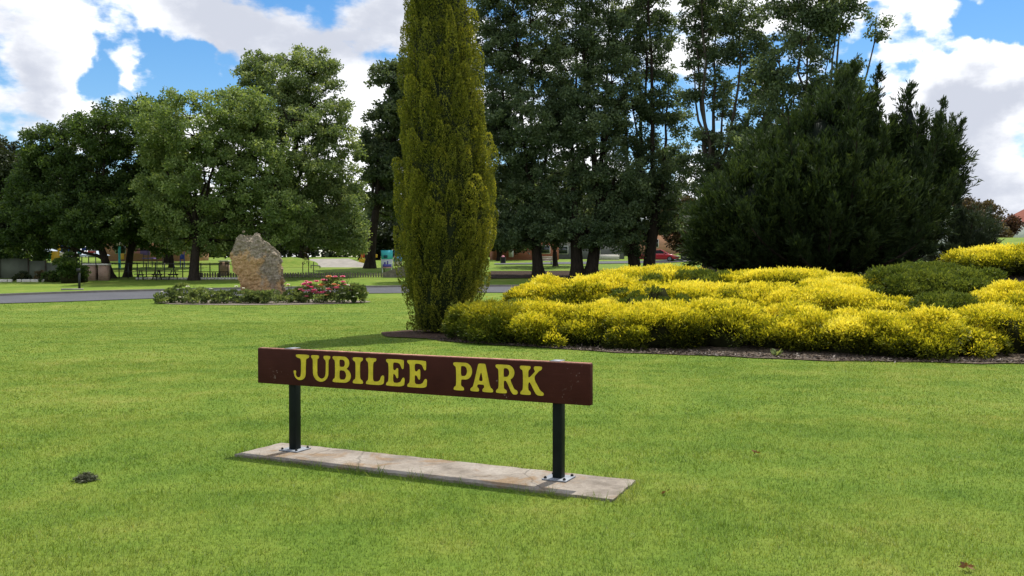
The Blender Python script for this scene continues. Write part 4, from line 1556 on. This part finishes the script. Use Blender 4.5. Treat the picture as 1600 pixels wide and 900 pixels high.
rose(262, 41.2, .75, .62, 3, [BLOOM_W], 'leftmost white rose bush in the rose bed')
rose(283, 41.6, .75, .85, 3, [BLOOM_W], 'taller white rose bush second from the left in the rose bed')
rose(310, 41.0, .8, .75, 2, [BLOOM_W], 'leafy white rose bush third from the left in the rose bed')
rose(338, 40.9, .75, .65, 1, [BLOOM_W], 'low pale green rose bush just left of the rock')
rose(368, 40.9, .8, .75, 2, [BLOOM_W], 'white rose bush overlapping the left foot of the rock')
rose(396, 40.8, .75, .5, 1, [BLOOM_W], 'low leafy rose bush before the middle of the rock')
rose(428, 40.9, .7, .62, 1, [BLOOM_W], 'dark leafy rose bush at the right foot of the rock')
rose(452, 41.8, .55, .8, 2, [BLOOM_W, BLOOM_Y], 'thin yellowish rose bush right beside the rock')
rose(487, 41.8, .85, .95, 18, [BLOOM_P], 'rose bush with large pink blooms, left one of the pink pair')
rose(523, 41.6, .95, 1.15, 20, [BLOOM_P, BLOOM_P, BLOOM_Y], 'tallest rose bush full of pink and apricot blooms')
rose(548, 41.4, .6, 1.0, 7, [BLOOM_W], 'rightmost rose bush with white blooms at the end of the bed')

# ------------------------------------------------------------------ lawn litter
sc = on_plane(134, 752, 0)
cl = MB()
n = 900
a = rng.uniform(0, 6.28, n)
rr = np.sqrt(rng.random(n))
P = np.stack([sc.x + np.cos(a) * rr * .068 + .016 * np.sin(a * 3), sc.y + np.sin(a) * rr * .065, (1 - rr ** 2) * .055 * rng.uniform(.4, 1.1, n) + .01], 1)
cl.add(*cards(P, unit(n) * np.array([1, 1, .4]), rng.uniform(.015, .05, n), .006, rng.random(n)))
cl.add(*[q_ for q_ in cards(P[:1], np.array([[0, 0, 1.]]), .01, .01, np.array([.1]))])
tag(cl.obj('grass_clump', leaf_mat('dried_clippings', [(0, (.030, .036, .018)), (.6, (.085, .098, .052)), (1, (.16, .16, .10))], .1), origin=(sc.x, sc.y, 0)), 'small dark clump of dried mower clippings lying on the lawn at left', 'clippings')
LITTER = leaf_mat('dead_leaf', [(0, (.10, .045, .02)), (1, (.26, .13, .06))], .2)
for px, py, lab in ((1181, 712, 'curled brown dead leaf on the lawn right of the slab'), (1510, 893, 'brown dead leaf at the bottom right of the lawn'), (1040, 774, 'dry straw tuft on the lawn off the slab right end')):
    q_ = on_plane(px, py, 0)
    n = 7
    P = np.tile(np.array([q_.x, q_.y, .03]), (n, 1)) + rng.normal(0, .003, (n, 3)) * np.array([1, 1, .3])
    tag(MB().add(*cards(P, unit(n) * np.array([1, 1, .5]), rng.uniform(.03, .06, n), .02, rng.random(n))).obj('dead_leaf', LITTER, origin=(q_.x, q_.y, 0)), lab, 'leaf')


# ------------------------------------------------------------------ things along the drive and playground
def gp(px, D, dz=0.0):
    v = ground_at(px, D)
    return (v.x, v.y, v.z + dz)


# bollard sign and its pad
p = gp(124, 57.6)
t = thing('marker_post', 'slim dark marker post with a small head beside the drive at left', 'post', p)
MB().box((p[0], p[1], p[2] + .55), (.12, .10, 1.2)).obj('shaft', M['black'], t)
MB().box((p[0] - .04, p[1] - .03, p[2] + 1.22), (.22, .12, .26)).obj('head', M['black'], t)
pp = gp(113, 57.0)
tag(MB().box((pp[0], pp[1], pp[2] + .03), (1.25, .5, .12), .35).obj('concrete_pad', M['concrete'], origin=pp), 'pale concrete pad at the kerb by the dark marker post', 'pad')

for px, lab in ((142, 'left brick gate pier with pale cap behind the marker post'), (163, 'right brick gate pier with pale cap beside the forked tree trunk'), (351, 'pale capped brick pier just left of the standing rock')):
    D = 71 if px < 300 else 78
    p = gp(px, D)
    t = thing('brick_pier', lab, 'pier', p, 'brick gate piers')
    wv = .86 if px == 142 else .7
    MB().box((p[0], p[1], p[2] + .55), (wv, .6, 1.3)).obj('shaft', M['brick_pier'], t)
    MB().box((p[0], p[1], p[2] + 1.26), (wv + .14, .74, .12)).obj('cap', M['cap'], t, bevel=.02)

# black tubular park fence
t = thing('railing_fence', 'low black metal railing in front of the playground, behind the tree trunks', 'fence', gp(280, 74))
for k in range(14):
    px = 172 + k * 14.2
    p = gp(px, 74)
    MB().box((p[0], p[1], p[2] + .6), (.07, .07, 1.35)).obj('post', M['black'], t)
for h in (.55, 1.2):
    rl = MB()
    for k in range(13):
        a, b_ = gp(172 + k * 14.2, 74, h), gp(172 + (k + 1) * 14.2, 74, h)
        rl.tube([a, b_], .03, 5)
    rl.obj('rail', M['black'], t)


def picnic(px, D, rz, lab):
    p = gp(px, D)
    t = thing('picnic_table', lab, 'picnic table', p, 'picnic tables under the trees')
    lc = lambda mb: mb.rot(rz, p)
    lc(MB().box((0, 0, .76), (1.9, .75, .06))).obj('tabletop', M['timber_dark'], t)
    for s_ in (-1, 1):
        lc(MB().box((0, s_ * .72, .46), (1.9, .28, .05))).obj('bench', M['timber_dark'], t)
        lc(MB().tube([(s_ * .7, -.75, -.05), (s_ * .7, -.25, .73)], .045, 5).tube([(s_ * .7, .75, -.05), (s_ * .7, .25, .73)], .045, 5).box((s_ * .7, 0, .40), (.06, 1.5, .08))).obj('leg', M['black'], t)


picnic(234, 71.5, .1, 'dark picnic table nearest the single tree trunk')
picnic(258, 72, -.15, 'dark picnic table nearest the thick trunk by the rock')

# low log edging
t = thing('log_edging', 'low row of short upright timber logs edging the lawn behind the rose bed', 'fence', gp(470, 75.5))
lg = MB()
for k in range(78):
    px = 300 + k * 4.05
    p = gp(px, 75.5)
    lg.tube([(p[0], p[1], p[2] - .1), (p[0], p[1], p[2] + .40 + rng.uniform(-.03, .03))], .068, 7)
lg.obj('logs', M['timber'], t)
rl = MB()
for k in range(77):
    rl.tube([gp(300 + k * 4.05, 75.62, .2), gp(304.05 + k * 4.05, 75.62, .2)], .035, 4)
rl.obj('rail', M['timber_dark'], t)
# sloping timber retaining wall by the cypress
p = gp(632, 75.3)
xa, xb = gp(598, 75.3)[0], gp(668, 75.3)[0]
za = gp(598, 75.3)[2]
tag(MB().prism([(xa, za - .1), (xb, za - .1), (xb, za + 1.45), (xa + 1.9, za + 1.05), (xa, za + .38)], 75.2, 75.4).obj('retaining_wall', M['timber'], origin=p), 'grey timber retaining wall with a sloping top left of the cypress', 'wall')

# skate ramp
D = 92
A = [at(463, 410, D + 3), at(487, 404.5, D + 6), at(545, 404, D + 6), at(560, 409, D + 4), at(582, 415, D + 2), at(560, 418.5, D), at(479, 420, D)]
sk = MB()
cen = sum(A, Vector()) / len(A)
V = [tuple(a) for a in A]
n = len(V)
sk.add(V, [(0, 1, 2, 6), (2, 3, 5, 6), (3, 4, 5)])
lo = [(a.x, a.y, g(a.x, a.y) - .4) for a in A]
sk.add(V + lo, [(k, (k + 1) % n, (k + 1) % n + n, k + n) for k in range(n)])
tag(sk.obj('skate_ramp', M['concrete'], origin=tuple(gp(520, D))), 'pale sloping concrete skate ramp on the lawn behind the rose bed', 'ramp')
gmnd = disc(gp(452, 95)[0], 95.5, 5, 4, 0.02, .05)
gmnd.v = [v + np.stack([0 * v[:, 0], 0 * v[:, 0], .95 * (1 - sstep(np.hypot((v[:, 0] - gp(452, 95)[0]) / 5, (v[:, 1] - 95.5) / 4)))], 1).astype(np.float32) for v in gmnd.v]
structure(gmnd.obj('grass_mound', M['lawn'], smooth_shade=True))
# grind rail on the ramp
p = gp(497, 90)
t = thing('grind_rail', 'low grey metal rail in front of the skate ramp', 'rail', p)
rp = [at(486, 414.5, 90), at(500, 415.5, 90)]
MB().tube([rp[0], rp[1]], .05, 5).obj('bar', M['roof_grey'], t)
for a in rp:
    MB().tube([(a.x, a.y, g(a.x, a.y) - .05), (a.x, a.y, a.z)], .05, 5).obj('leg', M['roof_grey'], t)

# sapling with guard stakes
p = gp(482, 79)
t = thing('sapling_tree', 'thin staked sapling in front of the skate ramp', 'tree', p)
MB().tube([p, (p[0] + .03, p[1], p[2] + 1.0), (p[0], p[1], p[2] + 2.3)], [.04, .03, .012], 5).obj('trunk', M['bark'], t)
n = 130
P = np.array(p) + np.stack([rng.normal(-.22, .16, n), rng.normal(0, .2, n), rng.uniform(.9, 2.4, n)], 1)
MB().add(*cards(P, unit(n), rng.uniform(.08, .16, n), .08, rng.random(n))).obj('crown', LF['plum'], t)
for s_ in (-.5, .45):
    MB().box((p[0] + s_, p[1], p[2] + .5), (.06, .06, 1.3)).obj('stake', M['timber'], t)


# notice boards
def board_sign(px0, px1, py0, py1, D, lab, name, panels, legs):
    p = gp((px0 + px1) / 2, D)
    t = thing(name, lab, 'sign', p)
    k = D / F
    for (fx0, fy0, fx1, fy1, mt, dep) in panels:
        a = at(px0 + (px1 - px0) * fx0, py0 + (py1 - py0) * fy0, D)
        b_ = at(px0 + (px1 - px0) * fx1, py0 + (py1 - py0) * fy1, D)
        nm = 'panel' if dep == 0 else 'print'
        MB().box(((a.x + b_.x) / 2, D - dep, (a.z + b_.z) / 2), (abs(b_.x - a.x), .05 if dep == 0 else .012, abs(a.z - b_.z))).obj(nm, mt, t)
    for lx, mt, bk in legs:
        a = at(lx, py0 + 3, D + .1)
        MB().tube([(a.x + bk * .1, D + .1 + bk, g(a.x, D) - .05), (a.x, D + .07, a.z)], .045, 5).obj('leg', mt, t)


SIGNB = plain('printed_turquoise', (.08, .55, .66), .5, .3, .15, 1.5)
SIGNW = plain('printed_pale', (.62, .66, .72), .5, .3, .12, 2)
SIGNP = plain('printed_violet', (.12, .10, .45), .5, .3, .3, 3)
SIGND = plain('printed_navy', (.02, .10, .16), .5, .3, .3, 3)
SIGNS = plain('printed_sky', (.16, .42, .72), .5, .3, .2, 2)
board_sign(595.5, 613.5, 391, 419, 82, 'upright A-frame board, turquoise above and white with violet print below', 'notice_board',
           [(0, 0, 1, .5, SIGNB, 0), (0, .5, 1, 1, SIGNW, 0), (.22, .27, .55, .44, SIGND, .03), (.15, .78, .9, .93, SIGNP, .03), (.5, .6, .62, .78, SIGNP, .03), (.25, .66, .4, .78, SIGNP, .03), (.15, .94, .9, .98, M['pink'], .03)],
           [(597, M['black'], .9), (612, M['white'], .0), (597.5, M['white'], .0), (611, M['black'], .9)])
board_sign(615, 628, 390, 416, 86, 'second blue notice board on a dark pole partly behind the cypress', 'notice_board',
           [(0, .05, .9, .42, SIGND, 0), (0, .42, 1, .72, SIGNS, 0), (0, .72, 1, 1, M['cream'], 0), (.05, .38, .3, .5, M['pink'], .03)], [(622, M['black'], 0)])

# playground pieces
def shelter(px0, px1, top, eave, D, lab):
    p = gp((px0 + px1) / 2, D)
    t = thing('shade_shelter', lab, 'shelter', p, 'playground shade shelters')
    a, b_ = at(px0, eave, D), at(px1, eave, D)
    zt = at(px0, top, D).z
    w = (b_.x - a.x)
    y0, y1 = D - w * .4, D + w * .4
    mx = (a.x + b_.x) / 2
    rf = MB().add([(a.x, y0, a.z), (b_.x, y0, a.z), (b_.x, y1, a.z), (a.x, y1, a.z), (mx - w * .16, D, zt), (mx + w * .16, D, zt)], [(0, 1, 5, 4), (2, 3, 4, 5)])
    rf.add([(a.x, y0, a.z), (mx - w * .16, D, zt), (a.x, y1, a.z)], [(0, 1, 2)]).add([(b_.x, y0, a.z), (b_.x, y1, a.z), (mx + w * .16, D, zt)], [(0, 1, 2)])
    rf.box((mx, y0 + .02, a.z - .06), (w, .05, .2))
    rf.obj('canopy', M['sail'], t)
    for xx in (a.x + .15, b_.x - .15):
        for yy in (y0 + .2, y1 - .2):
            MB().tube([(xx, yy, g(xx, yy) - .1), (xx, yy, a.z)], .06, 6).obj('leg', M['roof_grey'], t)


shelter(58, 92, 388.5, 394.5, 96, 'blue grey pitched shade shelter at the far left of the playground')
shelter(131, 166, 392, 399, 98, 'pale blue shade shelter seen between bush and forked trunk')


def play(px, D, lab, items, name='play_unit'):
    p = gp(px, D)
    t = thing(name, lab, 'play equipment', p, 'playground equipment')
    for nm, x, z, sx, sz, mt in items:
        if nm == 'pole':
            MB().tube([(p[0] + x, p[1], p[2] - .1), (p[0] + x, p[1], p[2] + z)], sx, 6).obj(nm, M[mt], t)
        elif nm == 'roof':
            MB().prism([(p[0] + x - sx / 2, p[2] + z), (p[0] + x + sx / 2, p[2] + z), (p[0] + x, p[2] + z + sz)], p[1] - sx / 2, p[1] + sx / 2).obj(nm, M[mt], t)
        else:
            MB().box((p[0] + x, p[1] + (0.0 if nm != 'deck' else .3), p[2] + z), (sx, .08 if nm == 'panel' else .9, sz)).obj(nm, M[mt], t, bevel=.02)


play(77, 88, 'green slide and pink panel play unit under the left shelter', [('pole', -.9, 2.3, .05, 0, 'roof_grey'), ('pole', .9, 2.0, .05, 0, 'roof_grey'), ('panel', .1, 1.25, 1.9, .55, 'green'), ('panel', -.8, 1.75, .5, .45, 'pink'), ('deck', 0, 1.65, 1.6, .1, 'cream')])
play(87, 86, 'yellow climbing panel with tall yellow posts beside the big bush', [('panel', 0, 1.35, .6, 1.0, 'yellow'), ('pole', .35, 2.6, .06, 0, 'yellow'), ('pole', -.35, 1.9, .06, 0, 'yellow'), ('panel', .37, 2.1, .3, .35, 'yellow')])
play(98, 84, 'play post with a cream mushroom cap left of the big bush', [('pole', 0, 1.5, .08, 0, 'cream'), ('roof', 0, 1.5, .5, .3, 'cream'), ('panel', -.15, 1.1, .12, .5, 'yellow')])
play(137, 88, 'teal and red play counter above the left brick pier', [('panel', -.5, 1.65, .9, .16, 'teal'), ('panel', .45, 1.7, .8, .2, 'red'), ('panel', -.3, 2.0, .35, .3, 'blue'), ('pole', -.8, 2.0, .05, 0, 'roof_grey'), ('pole', .8, 1.9, .05, 0, 'roof_grey')])
play(103, 92, 'tall navy play tower half hidden behind the big bush', [('pole', -.4, 3.4, .05, 0, 'blue'), ('pole', .3, 3.4, .05, 0, 'blue'), ('panel', 0, 2.7, .8, 1.3, 'blue')])
play(187, 90, 'teal spiral play tube seen between the two dark trunks', [('pole', 0, 2.3, .14, 0, 'teal'), ('panel', .2, 1.2, .5, .6, 'yellow'), ('roof', 0, 2.3, .6, .4, 'cream')])
play(215, 92, 'pink and purple playhouse right of the single trunk', [('panel', -.2, 1.7, .9, .5, 'pink'), ('panel', .7, 1.6, .8, .45, 'purple'), ('pole', -.7, 2.4, .05, 0, 'roof_grey'), ('pole', 1.1, 2.2, .05, 0, 'roof_grey'), ('roof', -.1, 2.4, 1.2, .6, 'cream')])
play(232, 93, 'purple play panels on posts left of the orange building', [('panel', -.2, 1.5, .7, .5, 'purple'), ('pole', -.5, 1.9, .05, 0, 'roof_grey'), ('pole', .4, 1.9, .05, 0, 'roof_grey'), ('deck', 0, .9, 1.2, .12, 'purple')])
play(250, 92, 'cream play panel on posts in front of the orange building', [('panel', 0, 1.5, .45, .55, 'cream'), ('pole', -.3, 1.8, .05, 0, 'roof_grey'), ('pole', .3, 1.8, .05, 0, 'roof_grey')])
play(285, 92, 'small blue play panel left of the thick trunk', [('panel', 0, 1.1, .35, .5, 'blue'), ('pole', -.2, 1.6, .05, 0, 'blue'), ('pole', .2, 1.6, .05, 0, 'blue')])
play(566, 98, 'yellow and orange play spring behind the skate ramp end', [('panel', 0, .5, .7, .45, 'yellow'), ('panel', .05, 1.1, .4, .5, 'red'), ('pole', 0, 1.4, .06, 0, 'yellow')])
play(586, 99, 'small yellow play box under the dark trunk left of the notice boards', [('panel', 0, 1.0, .55, .35, 'yellow'), ('pole', 0, .9, .06, 0, 'roof_grey')])

# olive fence at the far left, white edging stones
t = thing('sheet_fence', 'long olive sheet fence stepping down at the far left behind low plants', 'fence', gp(20, 74))
for k, (pa, pb, hh) in enumerate(((-60, 0, 1.75), (0, 45, 1.75), (45, 72, 1.55), (72, 100, 1.35))):
    a, b_ = gp(pa, 74), gp(pb, 74)
    MB().box(((a[0] + b_[0]) / 2, 74, a[2] + hh / 2 - .1), (b_[0] - a[0] - .04, .06, hh)).obj('panel', M['fence_green'], t)
    MB().box((b_[0], 73.97, b_[2] + hh / 2 - .1), (.09, .09, hh + .1)).obj('post', M['timber_dark'], t)
t = thing('edging_stones', 'broken line of pale edging stones in front of the olive fence', 'edging', gp(30, 68))
for px in (2, 8, 16, 30, 38, 45, 52, 58, 64, 70):
    p = gp(px, 68.5)
    MB().box((p[0], p[1], p[2] + .08), (.32, .2, .24), rng.uniform(-.3, .3)).obj('stone', M['cap'], t, bevel=.04)
wl = MB()
for k in range(30):
    p = gp(215 + k * 5.3, 72.6)
    wl.box((p[0], p[1], p[2] + .05), (.27, .12, .2))
t = thing('concrete_edging', 'pale concrete edging strip along the foot of the black railing', 'edging', gp(290, 72.6))
wl.obj('strip', M['cap'], t)

# garden bushes at left
GBU = 'garden bushes at the left of the drive'
for px, D, r, h, lf, lab in ((110, 67, .95, 2.35, LF['bush'], 'tall dark bush with pale tips behind the marker post'), (63, 69, .42, .9, LF['brown'], 'small rust coloured bush in front of the olive fence'),
                             (80, 68.5, .7, .85, LF['bush'], 'low spreading bush between the rust bush and the tall bush'), (131, 68, .4, 1.3, LF['bush'], 'narrow bright bush against the left brick pier'),
                             (152, 71.5, .35, .9, LF['bush'], 'small leafy bush between the two brick piers'), (35, 70, .6, .7, LF['far'], 'low dull bush near the left edge by the edging stones')):
    x = (px - 800) / F * D
    shrub('garden_bush', lab, 'bush', (x, D), r, h, lf, .15, 140, 22, GBU, gold=False, core=.7, wr=.6)


# ------------------------------------------------------------------ buildings beyond
def house(label, px, D, w, d, h, roof_h, wall, roof, rz=0.0, wins=(), name='house', axis='x', group=None):
    p = gp(px, D)
    t = thing(name, label, 'house', p, group)
    R_ = lambda mb: mb.rot(rz, p)
    R_(MB().box((0, 0, h / 2 - .3), (w, d, h + .6))).obj('wall', wall, t)
    o_ = .45
    if axis == 'x':
        rf = MB().prism([(-w / 2 - o_, 0), (w / 2 + o_, 0), (w / 2 - .5, roof_h), (-w / 2 + .5, roof_h)], -.01, .01)
        rf = MB()
        V = [(-w / 2 - o_, -d / 2 - o_, h + .01), (w / 2 + o_, -d / 2 - o_, h + .01), (w / 2 + o_, d / 2 + o_, h + .01), (-w / 2 - o_, d / 2 + o_, h + .01), (-w / 2 + d * .35, 0, h + roof_h), (w / 2 - d * .35, 0, h + roof_h)]
        rf.add(V, [(0, 1, 5, 4), (2, 3, 4, 5), (3, 2, 1, 0)]).add(V, [(0, 4, 3), (1, 2, 5)])
    else:
        rf = MB()
        V = [(-w / 2 - o_, -d / 2 - o_, h - .2), (w / 2 + o_, -d / 2 - o_, h - .2), (w / 2 + o_, d / 2 + o_, h - .2), (-w / 2 - o_, d / 2 + o_, h - .2), (0, -d / 2 - o_, h + roof_h), (0, d / 2 + o_, h + roof_h)]
        rf.add(V, [(0, 4, 5, 3), (1, 2, 5, 4)])
        gb = MB().prism([(-w / 2, h), (w / 2, h), (0, h + roof_h * .93)], -d / 2, -d / 2 + .2)
        R_(gb).obj('gable', wall, t)
        so = R_(rf).obj('roof', roof, t)
        sm_ = so.modifiers.new('thick', 'SOLIDIFY')
        sm_.thickness = .14
        rf = None
    if rf is not None:
        R_(rf).obj('roof', roof, t)
    for wx, wz, ww, wh, mt in wins:
        f = R_(MB().box((wx, -d / 2 - .03, wz), (ww + .16, .08, wh + .16))).obj('window', M['white'], t)
        R_(MB().box((wx, -d / 2 - .075, wz), (ww, .03, wh))).obj('pane', mt, f)
    return t


house('red brick house with dark roof right of the cypress behind the poplars', 818, 128, 9, 7, 2.5, 1.6, M['brick_red'], M['roof_grey'], .12, [(-2.2, 1.2, .5, 1.6, M['white']), (2.6, 1.4, 1.2, 1.0, M['glass'])])
house('low grey house with a pale garden wall seen between the poplar trunks', 905, 142, 13, 8, 2.5, 1.8, M['roof_grey'], M['white'], .05, [(-3, 1.3, 1.4, 1.1, M['glass']), (2, 1.3, 1.4, 1.1, M['glass'])])
p = gp(950, 128)
tag(MB().box((p[0], p[1], p[2] + .3), (3.2, .3, .9)).obj('garden_wall', M['cap'], origin=p), 'short pale garden wall beyond the poplars, left of the red car', 'wall')
house('orange brick house behind the red car', 1026, 150, 6.5, 7, 3.4, 1.8, M['brick_orange'], M['roof_red'], .1, [(-1.3, 2.0, 1.2, 1.2, M['glass'])])
house('orange brick building behind the playground with a pale roof', 245, 118, 11, 8, 2.7, 1.4, M['brick_orange'], M['cream'], .0, [(-3, 1.5, 1.2, 1.2, M['glass']), (2.5, 1.5, .8, 1.6, M['brick_red'])])
house('white weatherboard house with pale green roof half hidden by the juniper', 1484, 74, 5.2, 9, 1.9, 1.75, M['white'], M['roof_green'], -.55, [(-1.1, .9, .9, 1.0, M['glass'])], axis='y')
house('white house with a red brown roof at the right edge on the skyline', 1612, 150, 7, 7, 2.9, 2.6, M['white'], M['roof_red'], .2, [(-1.5, 1.5, 1.0, 1.1, M['glass'])])

# litter bin out on the grass
p = gp(786, 104)
t = thing('litter_bin', 'small dark bin with a pale lid on the grass right of the cypress', 'bin', p)
MB().tube([(p[0], p[1], p[2] - .05), (p[0], p[1], p[2] + .75)], [.3, .34], 10).obj('drum', M['black'], t)
MB().tube([(p[0], p[1], p[2] + .76), (p[0], p[1], p[2] + .95)], [.2, .1], 10).obj('lid', M['pink'], t)
# bench behind the first poplar
p = gp(854, 100)
t = thing('park_bench', 'pale slatted park bench behind the trunk of the leaning poplar', 'bench', p)
for k in range(3):
    MB().box((p[0], p[1] + .02, p[2] + .45 + k * .2), (1.3, .05, .12)).obj('slat', M['cap'], t)
MB().box((p[0], p[1] - .25, p[2] + .42), (1.3, .45, .06)).obj('seat', M['cap'], t)
for s_ in (-.5, .5):
    MB().box((p[0] + s_, p[1] - .2, p[2] + .18), (.08, .45, .44)).obj('leg', M['black'], t)


# ------------------------------------------------------------------ red car
def car():
    D = 110
    p = gp(1030, D, .06)
    RZ = -.32
    t = thing('parked_car', 'red sedan parked on the street beyond the yellow shrubs', 'car', p)
    m, tt, out = mat_base('red_car_paint')
    pb = principled(tt, out, (.42, .012, .022), .28, .5)
    pb.inputs['Coat Weight'].default_value = .6
    dark = M['glass']
    L_ = 4.7
    # stations along the length: x, half width, bottom, belt
    st = [(-2.35, .70, .42, .80), (-2.25, .80, .30, .92), (-1.6, .88, .24, .98), (-.6, .90, .22, .97), (.6, .90, .22, .95), (1.3, .89, .24, .90), (2.05, .83, .30, .76), (2.33, .68, .40, .62)]
    V = []
    for x, w, b_, h in st:
        V += [(x, -w * .93, b_), (x, -w, b_ + .18), (x, -w, h - .16), (x, -w * .90, h), (x, w * .90, h), (x, w, h - .16), (x, w, b_ + .18), (x, w * .93, b_)]
    f = []
    for a in range(len(st) - 1):
        for c in range(8):
            f.append((a * 8 + c, a * 8 + (c + 1) % 8, (a + 1) * 8 + (c + 1) % 8, (a + 1) * 8 + c))
    b_ = MB().add(V, f)
    b_.add(V[:8], [tuple(range(8))]).add(V[-8:], [tuple(range(8))[::-1]])
    b_.rot(RZ, p).obj('body', m, t, smooth_shade=False, bevel=.03)
    gh = [(-1.75, .74, .95), (-1.05, .62, 1.40), (.25, .62, 1.43), (1.15, .74, .93)]
    V = []
    for x, w, z in gh:
        V += [(x, -w, z), (x, w, z)]
    lo = [(x, s_ * .80, .93) for x, w, z in gh for s_ in (-1, 1)]
    roof = MB().add([V[2], V[3], V[5], V[4]] + [(q_[0], q_[1], q_[2] - .06) for q_ in (V[2], V[3], V[5], V[4])], [(0, 1, 2, 3), (0, 3, 7, 4), (1, 5, 6, 2), (0, 4, 5, 1), (3, 2, 6, 7)])
    roof.rot(RZ, p).obj('roof', m, t)
    for nm, quad in (('rear_window', [V[0], V[1], V[3], V[2]]), ('windscreen', [V[6], V[7], V[5], V[4]])):
        MB().add(quad, [(0, 1, 2, 3)]).rot(RZ, p).obj(nm, dark, t)
    for s_ in (-1, 1):
        k = 0 if s_ < 0 else 1
        pts = [(-1.68, s_ * .78, .95), (-.98, s_ * .655, 1.36), (.22, s_ * .655, 1.38), (1.05, s_ * .78, .94)]
        MB().add(pts, [(0, 1, 2, 3)]).rot(RZ, p).obj('side_window', dark, t)
        pil = MB()
        for a, c in (((-1.75, s_ * .79, .94), (-1.05, s_ * .63, 1.41)), ((-.35, s_ * .80, .94), (-.35, s_ * .66, 1.41)), ((1.15, s_ * .79, .93), (.25, s_ * .63, 1.43))):
            pil.tube([a, c], .04, 5)
        pil.rot(RZ, p).obj('pillar', m, t)
        for x in (-1.42, 1.40):
            wl_ = MB().tube([(x, s_ * .68, .31), (x, s_ * .90, .31)], .32, 16)
            wo_ = wl_.rot(RZ, p).obj('wheel', M['black'], t)
            MB().tube([(x, s_ * .90, .31), (x, s_ * .915, .31)], .20, 12).rot(RZ, p).obj('rim', M['galv'], wo_)
        MB().box((2.24, s_ * .58, .62), (.16, .30, .12)).rot(RZ, p).obj('headlight', M['white'], t)
        MB().box((-2.33, s_ * .6, .78), (.06, .28, .14)).rot(RZ, p).obj('tail_light', M['red'], t)
        MB().box((.75, s_ * .95, .98), (.12, .18, .12)).rot(RZ, p).obj('mirror', m, t)


car()
